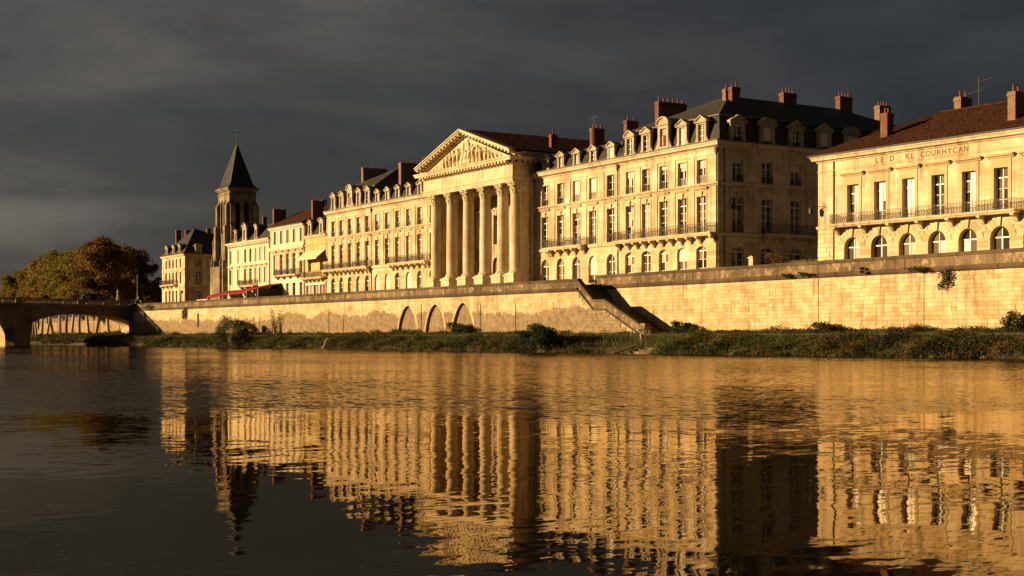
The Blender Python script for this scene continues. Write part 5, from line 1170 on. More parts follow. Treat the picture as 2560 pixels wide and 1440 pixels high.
for i, (x, y, l) in enumerate(((-241, 87.2, 'leftmost round white table under the red cafe awnings'), (-236.5, 87.2, 'second round white table under the red cafe awnings'), (-231.5, 87.0, 'third round white table under the red cafe awnings'), (-226.5, 87.2, 'rightmost round white table under the red cafe awnings'))): cafe_table(x, y, l)

# ------------------------------------------------------------------ corner house beyond the church
A = thing('hipped_house', 'pale corner house with steep slate hipped roof left of the church', 'building', (-281.4, 90, DECK)); fr = Fr(A); L = 14.0; DP = 16.0
ab = [2.55, 4.75, 6.9, 9.0, 11.35]; o2 = [op(x, 0.95, 15.05, 16.75) for x in ab]; o1 = [op(x, 1.0, 11.9, 14.2) for x in ab]; o0 = [op(x, 1.1, 7.4, 10.6) for x in ab]
wall(fr, L, DECK, 17.3, o2 + o1 + o0, 0.3, 'limestone')
for o, r in [(o, 2) for o in o2] + [(o, 3) for o in o1 + o0]: window(fr, o, 0.3, rows=r, top=0.2, fills=('glass', 'room_brown'))
balcony(fr, 1.0, 9.6, 11.8, 0.9, 0.25, 1.0, (1.4, 4.0, 6.6, 9.2), 0.5)
fsd = Fr(A, L, 0, pi / 2); ys = [2.75, 8.2, 12.5]; q2 = [op(y, 1.1, 15.0, 16.75) for y in ys]; q1 = [op(y, 1.1, 11.6, 14.2) for y in ys]; q0 = [op(y, 1.1, 7.6, 10.4) for y in ys]
wall(fsd, DP, DECK, 17.3, q2 + q1 + q0, 0.3, 'limestone')
for o, r in [(o, 2) for o in q2] + [(o, 3) for o in q1 + q0]: window(fsd, o, 0.3, rows=r, top=0.2)
pth = [(0, 0), (L, 0), (L, DP)]
fr.put(molding(CORN(17.6), pth), 'cornice', 'limestone_trim'); fr.put(molding(BAND(14.75), pth), 'string_course', 'limestone_trim'); fr.put(molding(BAND(11.4), pth), 'floor_band', 'limestone_trim')
fr.put(MB().quad((0, 0, DECK), (0, DP, DECK), (0, DP, 17.3), (0, 0, 17.3)).quad((0, DP, DECK), (L, DP, DECK), (L, DP, 17.3), (0, DP, 17.3)), 'rear_wall', 'limestone')
ap, rg, rg2 = (L / 2, 4.4, 23.1), (L / 2, 7.5, 22.2), (L / 2, 13, 22.2); e = [(-0.3, -0.3, 17.6), (L + 0.3, -0.3, 17.6), (L + 0.3, DP + 0.3, 17.6), (-0.3, DP + 0.3, 17.6)]
fr.put(MB().quad(e[0], e[1], ap).quad(e[1], e[2], rg2, rg, ap).quad(e[2], e[3], rg2).quad(e[3], e[0], ap, rg, rg2), 'roof', 'slate')
fr.put(MB().tube([e[0], ap, e[1]], 0.07, 5).tube([ap, rg, rg2], 0.07, 5), 'hip_flashing', 'zinc'); fr.put(MB().tube([ap, (L / 2, 4.4, 24.6)], [0.08, 0.015], 5), 'finial', 'iron')
for x in (3.0, 7.2, 10.8): dormer(fr, x, 17.7, 1.1, 19.2, 19.75, 1.6, 'tri', 0.65, 1.2, 0.1, ('glass',), y=-0.05)
dormer(fsd, 2.75, 17.7, 1.2, 19.1, 19.7, 1.6, 'seg', 0.7, 1.2, 0.1, ('glass',), y=-0.05, mat='limestone_grey')
chimney(fr, 1.6, 2.2, 2.2, 3.2, 18.0, 23.0, 1); chimney(fr, 0.3 + 0.0, 0.9, 4.6, 5.6, 18.0, 23.2, 1); chimney(fr, 8.6, 9.2, 6.2, 7.0, 20.0, 23.1, 1)
pipe(fsd, 0.5, DECK, 17.2)

# ------------------------------------------------------------------ church
K = thing('church', 'stone church tower with slate spire rising behind the cream house', 'church', (-256.9, 93, DECK)); fr = Fr(K); TW, TD, ZT = 5.8, 5.2, 28.9
fb_ = Fr(K, TW, 0, pi / 2)
lan = [op(1.62, 1.0, 20.8, 26.8, 'point', 0.9), op(3.35, 1.0, 20.8, 26.8, 'point', 0.9)]
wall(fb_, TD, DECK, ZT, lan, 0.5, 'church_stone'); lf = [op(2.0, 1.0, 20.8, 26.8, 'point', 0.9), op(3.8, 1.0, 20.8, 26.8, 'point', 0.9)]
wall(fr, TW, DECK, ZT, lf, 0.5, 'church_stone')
fr.put(MB().quad((0, 0, DECK), (0, TD, DECK), (0, TD, ZT), (0, 0, ZT)).quad((0, TD, DECK), (TW, TD, DECK), (TW, TD, ZT), (0, TD, ZT)), 'rear_wall', 'church_stone')
for f_, ls in ((fb_, lan), (fr, lf)):
    for o in ls:
        f_.put(MB().box(o['x'] - 0.5, o['x'] + 0.5, 0.47, 0.5, 20.8, 26.8), 'louvre_backing', 'dark_canvas'); surround(f_, o, 0.2, 0.1, False, sill=True, mat='church_stone')
        for i in range(15): f_.put(MB().prism([(0.12, 20.95 + i * 0.37), (0.42, 21.2 + i * 0.37), (0.42, 21.25 + i * 0.37), (0.12, 21.0 + i * 0.37)], 'x', o['x'] - 0.5, o['x'] + 0.5), 'louvre', 'slate')
for (x, y, dx, dy) in ((-0.1, -0.1, -1, -1), (TW + 0.1, -0.1, 1, -1), (TW + 0.1, TD + 0.1, 1, 1)):
    for (px, py) in ((dx, 0), (0, dy)):
        mb = MB(); w = 0.42
        for za, zb, pj in ((DECK, 16.0, 1.15), (16.0, 22.5, 0.8), (22.5, 26.4, 0.5)):
            if px: a, b = sorted((x - px * 0.2, x + px * pj)); c, d = sorted((y - dy * 0.1, y - dy * (0.1 + 2 * w))); mb.box(a, b, c, d, za, zb - 0.5); mb.prism([(x - px * 0.2, zb - 0.5), (x + px * pj, zb - 0.5), (x - px * 0.2, zb + 0.5)], 'y', c, d)
            else: a, b = sorted((y - py * 0.2, y + py * pj)); c, d = sorted((x - dx * 0.1, x - dx * (0.1 + 2 * w))); mb.box(c, d, a, b, za, zb - 0.5); mb.prism([(y - py * 0.2, zb - 0.5), (y + py * pj, zb - 0.5), (y - py * 0.2, zb + 0.5)], 'x', c, d)
        fr.put(mb, 'buttress', 'church_stone')
ring = [(0, 0), (TW, 0), (TW, TD), (0, TD)]
fr.put(molding([(0, 27.9), (0.12, 27.95), (0.16, 28.1), (0, 28.2)], ring, True), 'string_course', 'church_stone'); fr.put(molding([(0, 20.0), (0.16, 20.1), (0.0, 20.35)], ring, True), 'string_course', 'church_stone')
fr.put(molding([(0, 28.5), (0.2, 28.6), (0.32, 28.8), (0.5, 28.9), (0.5, 29.15), (-0.4, 29.2)], ring, True), 'cornice', 'church_stone')
for i in range(9): fr.put(MB().box(TW, TW + 0.25, 0.2 + i * 0.58, 0.45 + i * 0.58, 28.2, 28.5), 'corbel', 'church_stone')
cx_, cy_ = TW / 2, TD / 2
def ringp(s_, z): return [(cx_ + (x - cx_) * s_, cy_ + (y - cy_) * s_, z) for x, y in ring]
mb = MB(); rr_ = [ringp(1.12, 29.15), ringp(0.86, 30.0), ringp(0.05, 37.4)]
for a, b in zip(rr_, rr_[1:]):
    for i in range(4): mb.quad(a[i], a[(i + 1) % 4], b[(i + 1) % 4], b[i])
fr.put(mb, 'spire', 'slate'); fr.put(MB().tube([rr_[1][1], rr_[2][1]], 0.08, 5).tube([rr_[1][0], rr_[2][0]], 0.08, 5), 'spire_hip', 'zinc')
fr.put(MB().tube([(cx_, cy_, 37.2), (cx_, cy_, 38.4), (cx_, cy_, 41.0)], [0.16, 0.07, 0.04], 6).ball((cx_, cy_, 38.2), 0.2).tube([(cx_ - 0.35, cy_ - 0.55, 39.9), (cx_ + 0.35, cy_ + 0.55, 39.9)], 0.045, 5).ball((cx_, cy_, 41.0), 0.11), 'cross', 'iron')
# aisle and nave to the left and behind
fr.put(MB().box(-1.0, 0.0, -0.8, 12, DECK, 18.4).box(-1.3, 0.0, -1.2, -0.8, DECK, 12.0).box(0.0, 5.0, -1.6, -0.9, DECK, 14.5), 'aisle_wall', 'church_stone')
fr.put(MB().prism([(-1.1, 18.4), (0.0, 18.4), (0.0, 19.6)], 'y', -0.9, 12), 'aisle_roof', 'slate')
for x, y, z in ((-0.8, -0.6, 18.4), (4.8, -1.25, 14.5), (0.2, -1.25, 14.5)): fr.put(MB().lathe([(0.3, z), (0.3, z + 0.5), (0.38, z + 0.6), (0.1, z + 1.6), (0.16, z + 1.7), (0.03, z + 2.0)], x, y, 6), 'pinnacle', 'church_stone')
fr.put(MB().box(-2, 9.0, TD + 0.02, 24, DECK, 17.5), 'nave_wall', 'church_stone'); fr.put(MB().prism([(-2.4, 17.5), (9.4, 17.5), (3.5, 21.5)], 'y', TD + 0.02, 24.2), 'nave_roof', 'slate')
# shaded houses beyond the plane trees
for i, (x, y, w, z1, zr, lab) in enumerate(((-322, 99.5, 15, 12.5, 15.6, 'dark shaded low house left of the hipped corner house'), (-345, 104, 18, 12.0, 16.5, 'dark house roof half hidden behind the plane trees'))):
    h = thing('far_house', lab, 'building', (x, y, DECK)); f_ = Fr(h); os_ = [op(2.5 + 3.2 * k, 1.0, z, z + 1.9) for k in range(4) for z in (7.2, 9.9)]
    wall(f_, w, DECK, z1, os_, 0.25, 'limestone_grey')
    for o in os_: window(f_, o, 0.25, rows=2, top=0)
    f5 = Fr(h, w, 0, pi / 2); o5 = [op(3.0, 1.0, 9.6, 11.4), op(6.5, 1.0, 9.6, 11.4)]; wall(f5, 9, DECK, z1, o5, 0.25, 'limestone_grey')
    for o in o5: window(f5, o, 0.25, rows=2, top=0)
    f_.put(MB().quad((0, 0, DECK), (0, 9, DECK), (0, 9, z1), (0, 0, z1)).quad((0, 9, DECK), (w, 9, DECK), (w, 9, z1), (0, 9, z1)), 'rear_wall', 'limestone_grey')
    f_.put(MB().quad((-0.3, -0.3, z1), (w + 0.3, -0.3, z1), (w - 3, 4.5, zr), (3, 4.5, zr)).quad((w + 0.3, -0.3, z1), (w + 0.3, 9.3, z1), (w - 3, 4.5, zr)).quad((-0.3, 9.3, z1), (w + 0.3, 9.3, z1), (w - 3, 4.5, zr), (3, 4.5, zr)).quad((-0.3, -0.3, z1), (-0.3, 9.3, z1), (3, 4.5, zr)), 'roof', 'slate')
    chimney(f_, w - 4.2, w - 3.5, 3.9, 5.0, z1 + 1, zr + 1.6, 2)
# ------------------------------------------------------------------ the bridge
BR = thing('stone_bridge', 'dark arched stone road bridge with balustrade crossing the river at left', 'bridge', (-238, 72.5, 0)); 
class FrB(Fr):
    def put(s, mb, name, mat, **k): mb.v = [(-y, -x, z) for x, y, z in mb.v]; return mb.obj(name, mat, s.B, **k)
    def loc(s, x, y, z): return (-y, -x, z)
fb = FrB(BR)
# bridge frame: x runs from the bank (0) out over the river, y across the deck to the far side
BW = 9.7; SP = 18.0; PW = 3.6; ZD = 6.3
spans = []; x = 0.55
for i in range(5): spans.append((x, x + SP)); x += SP + PW
BL = x + 4
def bridge_z(x): return 0.012 * min(x, 40)
ops_ = [op((a + b) / 2, b - a, -1.0, 5.2 + bridge_z((a + b) / 2), 'round', 2.5) for a, b in spans]
for nm, y0, flip in (('spandrel_wall', 0.0, 1), ('spandrel_wall', BW, -1)):
    f_ = fb; mb = MB(); xs = [-2.0]
    for a, b in spans: xs += [a, b]
    for o in ops_:
        cv = [(o['x'] + u, o['z1'] - o['rise'] + v) for u, v in arch_curve(o['w'], o['rise'], 'round', 28)]
        for p, q in zip(cv, cv[1:]): mb.quad((p[0], y0, p[1]), (q[0], y0, q[1]), (q[0], y0, ZD + bridge_z(q[0])), (p[0], y0, ZD + bridge_z(p[0])))
        if y0 == 0.0:                          # intrados, once
            sb = MB()
            for p, q in zip(cv, cv[1:]): sb.quad((p[0], 0, p[1]), (q[0], 0, q[1]), (q[0], BW, q[1]), (p[0], BW, p[1]))
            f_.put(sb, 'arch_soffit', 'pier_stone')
    edges = [-2.0] + [v for s_ in spans for v in s_] + [BL]
    for a, b in zip(edges[0::2], edges[1::2]): mb.quad((a, y0, -1.5), (b, y0, -1.5), (b, y0, ZD + bridge_z(b)), (a, y0, ZD + bridge_z(a)))
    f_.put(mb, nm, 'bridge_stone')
for o in ops_[:2]:                             # arch ring stones on the near face
    n = 37; zs = o['z1'] - o['rise']
    for i in range(n):
        a0, a1 = pi * (1 - (i + 0.04) / n), pi * (1 - (i + 0.96) / n); P = lambda a, r: (o['x'] + cos(a) * (o['w'] / 2 + r * 0.7), zs + sin(a) * (o['rise'] + r))
        fb.put(MB().prism([P(a0, 0.002), P(a1, 0.002), P(a1, 0.5), P(a0, 0.5)], 'y', -0.06, 0.0), 'voussoir', 'bridge_stone')
edges = [-2.0] + [v for s_ in spans for v in s_] + [BL]
for k, (a, b) in enumerate(zip(edges[0::2], edges[1::2])):
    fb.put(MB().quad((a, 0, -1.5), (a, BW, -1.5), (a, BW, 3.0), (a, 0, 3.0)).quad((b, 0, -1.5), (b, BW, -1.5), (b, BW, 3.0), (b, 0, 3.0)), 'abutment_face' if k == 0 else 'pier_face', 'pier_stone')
    if k and a < 90:
        m = (a + b) / 2; fb.put(MB().prism([(a - 0.15, 0.0), (b + 0.15, 0.0), (b + 0.15, -0.5), (m + 0.7, -1.5), (m - 0.7, -1.5), (a - 0.15, -0.5)], 'z', -1.5, 2.5).prism([(a - 0.25, 0.05), (b + 0.25, 0.05), (b + 0.25, -0.6), (m + 0.75, -1.65), (m - 0.75, -1.65), (a - 0.25, -0.6)], 'z', 2.501, 2.8), 'cutwater', 'bridge_stone')
def strip_x(name, mat, y0, y1, z0, z1, a=-2.0, b=BL, step=6.0):
    mb = MB(); xs = list(np.arange(a, b, step)) + [b]
    for u, v in zip(xs, xs[1:]):
        zu, zv = bridge_z(u), bridge_z(v); g = 0.0
        mb.add([(u, y0, z0 + zu), (v, y0, z0 + zv), (v, y1, z0 + zv), (u, y1, z0 + zu), (u, y0, z1 + zu), (v, y0, z1 + zv), (v, y1, z1 + zv), (u, y1, z1 + zu)], [(0, 3, 2, 1), (4, 5, 6, 7), (0, 1, 5, 4), (2, 3, 7, 6)])
    return fb.put(mb, name, mat)
strip_x('cornice', 'bridge_stone', -0.35, 0.45, ZD + 0.002, ZD + 0.3); strip_x('cornice', 'bridge_stone', BW - 0.45, BW + 0.35, ZD + 0.002, ZD + 0.3); strip_x('roadway', 'paving', 0.45, BW - 0.45, ZD - 0.1, ZD + 0.28)
for y0 in (-0.12, BW - 0.28):
    strip_x('plinth_rail', 'bridge_stone', y0, y0 + 0.4, ZD + 0.301, ZD + 0.45); strip_x('hand_rail', 'bridge_stone', y0 - 0.05, y0 + 0.45, ZD + 1.1, ZD + 1.28)
bal = MB().lathe([(0.09, 0), (0.09, 0.06), (0.05, 0.1), (0.1, 0.24), (0.085, 0.34), (0.045, 0.5), (0.08, 0.57), (0.08, 0.65)], 0, 0, 8).mesh('baluster', 'bridge_stone')
x = 0.9
while x < 31:
    if not any(abs(x - p) < 0.75 for p in (0.3, 10.0, 20.0, 30.0)):
        for y0 in (0.08, BW - 0.08): link('baluster', bal, BR, fb.loc(x, y0, ZD + 0.45 + bridge_z(x)))
    x += 0.30
mb = MB()
while x < BL - 1:
    for y0 in (0.08, BW - 0.08): mb.lathe([(0.09, ZD + 0.45 + 0.48), (0.05, ZD + 0.6 + 0.48), (0.1, ZD + 0.72 + 0.48), (0.05, ZD + 0.95 + 0.48), (0.08, ZD + 1.1 + 0.48)], x, y0, 5)
    x += 0.36
fb.put(mb, 'balustrade_rest', 'bridge_stone', kind='stuff')
for p in (0.3, 10.0, 20.0, 30.0, 50.0, 70.0):
    for y0 in (-0.2, BW - 0.36): fb.put(MB().box(p - 0.6, p + 0.6, y0, y0 + 0.56, ZD + 0.302 + bridge_z(p), ZD + 1.34 + bridge_z(p)), 'parapet_pier', 'bridge_stone')
# abutment wing in front of the quay wall
fb.put(MB().box(-1.9, 0.45, -1.2, -0.02, -0.5, ZD + 0.1).box(-1.9, 0.45, -1.3, 0.0, ZD + 0.101, ZD + 1.3), 'abutment_pier', 'bridge_stone')
# ---- things on the bridge
fg = thing('stone_figure', 'pale slender stone figure standing on the bridge parapet', 'statue', (-238.0, 68.5, ZD + 1.3))
MB().box(-0.24, 0.24, -0.24, 0.24, ZD + 1.3, ZD + 1.5).lathe([(0.2, ZD + 1.5), (0.17, ZD + 1.6), (0.19, ZD + 1.95), (0.24, ZD + 2.0)], 0, 0, 8).obj('plinth', 'statue_stone', fg)
bm_ = relief_figure(1.1, random.Random(4), 0.05); bm_.v = [(x, y / 0.62 * 0.9, z + ZD + 2.0) for x, y, z in bm_.v]; bm_.obj('figure', 'statue_stone', fg, smooth=True)
lp = thing('street_lamp', 'slim street lamp with side lantern at the bank end of the bridge', 'lamp', (-239.2, 72.2, ZD + 0.28))
MB().lathe([(0.12, ZD + 0.28), (0.12, ZD + 1.0), (0.05, ZD + 1.15), (0.04, 11.9), (0.02, 12.0)], 0, 0, 8).obj('post', 'grey_paint', lp)
MB().tube([(0, 0, 11.0), (0, -0.4, 11.25), (0, -0.6, 11.2)], 0.03, 5).obj('arm', 'grey_paint', lp); MB().lathe([(0.06, 10.6), (0.2, 10.7), (0.24, 11.0), (0.06, 11.2)], 0, -0.6, 6).obj('lantern', 'lamp_glass', lp)
def car(name, label, loc, rz, prof, w, mat, glass_spans, wheel_x, wr=0.32, lamps=(), cat='car'):
    """side profile (x forward, z) swept across the width with tumblehome"""
    t = thing(name, label, cat, loc, rz); n = len(prof); mb = MB(); vs = []
    sec = [(-1.0, 0.0), (-0.93, 1.0), (0.93, 1.0), (1.0, 0.0)]
    zm = 0.95; ztop = max(p[1] for p in prof); ys = []
    def half(z): return w / 2 * (1.0 if z < zm else 1.0 - 0.16 * (z - zm) / max(0.1, ztop - zm))
    for x, z in prof: vs += [(x, -half(z), z), (x, -half(z) + 0.08, z + 0.035 if z > 0.5 else z), (x, half(z) - 0.08, z + 0.035 if z > 0.5 else z), (x, half(z), z)]
    fs = []
    for i in range(n):
        j = (i + 1) % n
        for k in range(3): fs.append((i * 4 + k, j * 4 + k, j * 4 + k + 1, i * 4 + k + 1))
    fs += [tuple(i * 4 for i in range(n)), tuple(i * 4 + 3 for i in range(n))[::-1]]
    mb.add(vs, fs); link('body', mb.mesh('body', mat, True), t)
    for k, quad in enumerate(glass_spans):
        for sy in (-1, 1):
            g = MB(); g.add([(x, sy * (half(z) + 0.012), z) for x, z in quad] + [(x, sy * (half(z) - 0.02), z) for x, z in quad], [tuple(range(len(quad)))] + [(i, (i + 1) % len(quad), len(quad) + (i + 1) % len(quad), len(quad) + i) for i in range(len(quad))])
            link('side_window', g.mesh('side_window', 'glass'), t)
    for wx in wheel_x:
        for sy in (-1, 1):
            me = MB(); me.lathe([(wr * 0.9, -0.1), (wr, -0.07), (wr, 0.07), (wr * 0.9, 0.1)], 0, 0, 18); me.v = [(a, c, b) for a, b, c in me.v]
            o = link('wheel', me.mesh('tyre', 'rubber'), t, (wx, sy * (w / 2 - 0.08), wr)); rm = MB(); rm.lathe([(wr * 0.6, -0.11), (wr * 0.6, 0.11)], 0, 0, 12); rm.v = [(a, c, b) for a, b, c in rm.v]; link('hubcap', rm.mesh('hubcap', 'chrome'), o)
    for (x, z, m, nm) in lamps:
        for sy in (-1, 1): link(nm, MB().box(x - 0.04, x + 0.04, sy * (w / 2 - 0.22) - 0.12, sy * (w / 2 - 0.22) + 0.12, z - 0.09, z + 0.09).mesh(nm, m), t)
    return t
VAN = [(-2.15, 0.3), (-2.2, 0.6), (-2.15, 1.0), (-1.95, 1.5), (-1.6, 1.9), (-1.2, 2.0), (0.5, 1.98), (1.0, 1.8), (1.55, 1.25), (2.05, 1.05), (2.25, 0.75), (2.25, 0.35)]
car('van', 'dark green van on the bridge with red tail lamps', (-241.2, 65.3, ZD + 0.28 + 0.08), pi / 2, VAN, 1.85, 'van_green',
    [[(-1.7, 1.25), (-0.75, 1.25), (-0.75, 1.75), (-1.45, 1.75)], [(-0.65, 1.25), (0.2, 1.25), (0.2, 1.75), (-0.65, 1.75)], [(0.3, 1.25), (1.25, 1.25), (0.75, 1.72), (0.3, 1.75)]], (-1.4, 1.4), 0.33,
    ((-2.18, 0.85, 'tail_lamp', 'tail_lamp'), (2.24, 0.7, 'lamp_glass', 'headlamp'), (-2.2, 0.5, 'chrome', 'bumper')), 'van')
CAR = [(-2.0, 0.3), (-2.05, 0.55), (-2.0, 0.85), (-1.7, 0.95), (-1.2, 1.36), (-0.5, 1.45), (0.4, 1.42), (1.0, 1.0), (1.75, 0.85), (2.02, 0.62), (2.02, 0.32)]
CG = [[(-1.2, 0.98), (-0.3, 0.98), (-0.3, 1.34), (-0.95, 1.3)], [(-0.22, 0.98), (0.75, 0.98), (0.35, 1.32), (-0.22, 1.34)]]
for i, (X, Y, m, lab) in enumerate(((-262.5, 84.5, 'car_white', 'white car parked by the quay below the hipped corner house'), (-255.2, 84.2, 'car_grey', 'grey car parked in front of the church'), (-250.2, 84.3, 'car_dark', 'black car parked beside the leftmost red awning'))):
    car('parked_car', lab, (X, Y, DECK), 0.0 if i else pi, CAR, 1.72, m, CG, (-1.25, 1.3), 0.31, ((-2.03, 0.7, 'tail_lamp', 'tail_lamp'), (2.0, 0.65, 'lamp_glass', 'headlamp')))['group'] = 'cars parked on the promenade'
lp2 = thing('street_lamp', 'short globe street lamp in front of the hipped corner house', 'lamp', (-262.0, 87.6, DECK))
MB().lathe([(0.14, DECK), (0.12, DECK + 0.5), (0.05, DECK + 0.7), (0.05, 9.6)], 0, 0, 8).obj('post', 'iron', lp2); MB().ball((0, 0, 9.95), 0.3, 10, 8).obj('globe', 'lamp_glass', lp2)
# quay wall beyond the bridge
W2 = atan2(11.4, 182.0)
qb = thing('quay_wall', 'sunlit quay wall behind the tree trunks seen through the bridge arch', 'wall', (-432, 100.2, 1.0), -W2); fq = Fr(qb); LL = sqrt(11.4 ** 2 + 184 ** 2)
fq.put(MB().box(0, LL, 0.0, 0.8, 0.5, 5.5), 'wall_core', 'quay_core'); mb = courses(fq, 0, LL, 1.8, 5.4, 0.6, [], 0, 'quay_far', length=1.6, proud=0.04, gap=0.015, parts=False); fq.put(mb, 'ashlar_masonry', 'quay_far', attr=True, kind='stuff')
fq.put(MB().box(-0.1, LL, -0.12, 0.6, 5.5, 5.8).box(-0.1, LL, 0.02, 0.45, 5.8, 6.75), 'parapet', 'parapet_stone')

# ------------------------------------------------------------------ foliage
def leaf_mesh(name, C, size, cols, R, mat='leaf', aspect=0.6, up=0.0, jitter=0.25):
    """C (n,3) leaf centres, size (n,), cols (n,3): folded diamond leaves, four triangles each"""
    n = len(C); a = R.normal(size=(n, 3)); a[:, 2] += up; a /= np.linalg.norm(a, axis=1)[:, None]
    b = R.normal(size=(n, 3)); b -= (b * a).sum(1)[:, None] * a; b /= np.linalg.norm(b, axis=1)[:, None]; nrm = np.cross(a, b)
    s = size[:, None]; V = np.stack([C - a * s * 0.5, C + b * s * 0.5 * aspect + nrm * s * 0.1, C + a * s * 0.5, C - b * s * 0.5 * aspect + nrm * s * 0.1], 1).reshape(-1, 3)
    idx = np.arange(n) * 4; T = np.stack([idx, idx + 1, idx + 2, idx, idx + 2, idx + 3], 1).reshape(-1)
    me = bpy.data.meshes.new(name); me.vertices.add(4 * n); me.vertices.foreach_set('co', V.astype(np.float32).reshape(-1))
    me.loops.add(6 * n); me.loops.foreach_set('vertex_index', T.astype(np.int32)); me.polygons.add(2 * n)
    me.polygons.foreach_set('loop_start', (np.arange(2 * n) * 3).astype(np.int32)); me.polygons.foreach_set('loop_total', np.full(2 * n, 3, np.int32))
    at = me.attributes.new('leafcol', 'FLOAT_COLOR', 'FACE'); c = np.repeat(np.clip(cols * (1 + R.normal(size=(n, 1)) * jitter), 0.004, 0.5), 2, 0)
    at.data.foreach_set('color', np.concatenate([c, np.ones((2 * n, 1))], 1).astype(np.float32).reshape(-1))
    me.materials.append(M[mat]); me.update(); me.validate(); return me
def ball_pts(n, R, shell=0.35):
    d = R.normal(size=(n, 3)); d /= np.linalg.norm(d, axis=1)[:, None]; return d * (R.uniform(shell, 1, size=(n, 1)) ** 0.6)
def plane_tree(label, x, y, z0, h, rad, seed, cols, dens=1.0):
    R = np.random.default_rng(seed); t = thing('plane_tree', label, 'tree', (x, y, z0), 0, 'plane trees beyond the bridge')
    mb = MB(); th = h * 0.33; bx, by = R.uniform(-0.9, 0.9, 2); tr = 0.17 + 0.008 * h
    fork = (bx, by, th)
    mb.tube([(0, 0, -0.5), (0, 0, 0.3), (bx * -0.5, by * 0.6, th * 0.45), fork], [tr * 1.35, tr, tr * 0.85, tr * 0.75], 9)
    lobes = []
    for i in range(9):
        a = 2 * pi * i / 9 + R.uniform(-0.3, 0.3); q = R.uniform(0.45, 0.8); lz = h * R.uniform(0.34, 0.82); p = (cos(a) * rad * q, sin(a) * rad * q, lz)
        mid = (bx + (p[0] - bx) * 0.45, by + (p[1] - by) * 0.45, th + (lz - th) * 0.55); mb.tube([fork, mid, p], [tr * 0.5, tr * 0.28, 0.06], 6); lobes.append((*p, rad * R.uniform(0.36, 0.52)))
    for i in range(6):
        a = R.uniform(0, 2 * pi); lobes.append((cos(a) * rad * 0.62, sin(a) * rad * 0.62, h * R.uniform(0.36, 0.6), rad * R.uniform(0.38, 0.5)))
    for i in range(5): lobes.append((*(R.uniform(-0.32, 0.32, 2) * rad), h * R.uniform(0.72, 0.9), rad * R.uniform(0.36, 0.5)))
    mb.tube([fork, (0, 0, h * 0.6), (0, 0, h * 0.86)], [tr * 0.6, tr * 0.35, 0.06], 6)
    link('trunk', mb.mesh('trunk', 'pale_bark' if seed % 2 else 'bark', True), t)
    Cs, Ss, Co = [], [], []
    for lx, ly, lz, lr in lobes:
        for j in range(5):                        # each lobe breaks into sprays
            o = ball_pts(1, R, 0.5)[0] * lr * 0.7; r2 = lr * R.uniform(0.4, 0.62); n = int(210 * dens * (r2 / 1.4) ** 2) + 60
            p = ball_pts(n, R, 0.2) * r2 * np.array([1.1, 1.1, 0.8]) + np.array([lx, ly, lz]) + o; Cs.append(p); Ss.append(R.uniform(0.26, 0.52, n)); ci = R.integers(len(cols)); Co.append(np.tile(np.array(cols[ci]), (n, 1)) * R.uniform(0.8, 1.25))
    n = int(1600 * dens); p = ball_pts(n, R, 0.3) * np.array([rad * 1.02, rad * 1.02, h * 0.33]) + np.array([0, 0, h * 0.64]); Cs.append(p); Ss.append(R.uniform(0.3, 0.55, n)); Co.append(np.array(cols)[R.integers(len(cols), size=n)])
    me = leaf_mesh('crown', np.concatenate(Cs), np.concatenate(Ss), np.concatenate(Co), R, aspect=0.75); link('crown', me, t)
GOLD = [(0.22, 0.155, 0.026), (0.18, 0.145, 0.028), (0.23, 0.135, 0.022), (0.14, 0.135, 0.028), (0.20, 0.13, 0.02)]
DARKT = [(0.16, 0.095, 0.02), (0.12, 0.085, 0.02), (0.17, 0.085, 0.018)]
treepx = [(32, 18.0, 5.6), (58, 19.3, 5.4), (83, 20.3, 5.0), (91, 20.6, 4.6), (105, 21.4, 5.0), (118, 21.9, 5.0), (133, 22, 5.2), (150, 21.8, 5.2), (165, 21.5, 5.2), (179, 21.2, 5.4), (199, 21, 5.6), (222, 21.2, 5.8), (241, 21.6, 6.0), (272, 22.0, 6.3)]
ORD = ['leftmost', 'second', 'third', 'fourth', 'fifth', 'sixth', 'seventh', 'eighth', 'ninth', 'tenth', 'eleventh', 'twelfth', 'thirteenth', 'fourteenth']
def tree_row():
    F_, c_, s_ = 3544, cos(VIEW), sin(VIEW)
    for i, (px, h, r) in enumerate(treepx):
        u = (px - 1280) / F_; k = (s_ + c_ * u) / (-c_ + s_ * u)        # Y = k X on the sight line; trees stand 6 m in front of the wall Y = 88.6 - 0.0626 (X + 248)
        X = (88.6 - 6.0 - 0.0626 * 248) / (k + 0.0626)
        if i == 13: X = -303.0
        Y = k * X
        plane_tree('%s plane tree of the autumn row beyond the bridge, counted from the left' % ORD[i], X, Y, 1.9, h, r, 100 + i, GOLD if i < 12 else DARKT, 1.0)
tree_row()
plane_tree('darkest tall tree at the right end of the autumn row', -323.0, 96.2, 6.3, 16.5, 5.4, 130, DARKT, 1.0)
plane_tree('small dark tree beside the shaded house left of the hipped corner house', -309.0, 96.5, 6.3, 7.5, 2.8, 131, DARKT, 1.0)

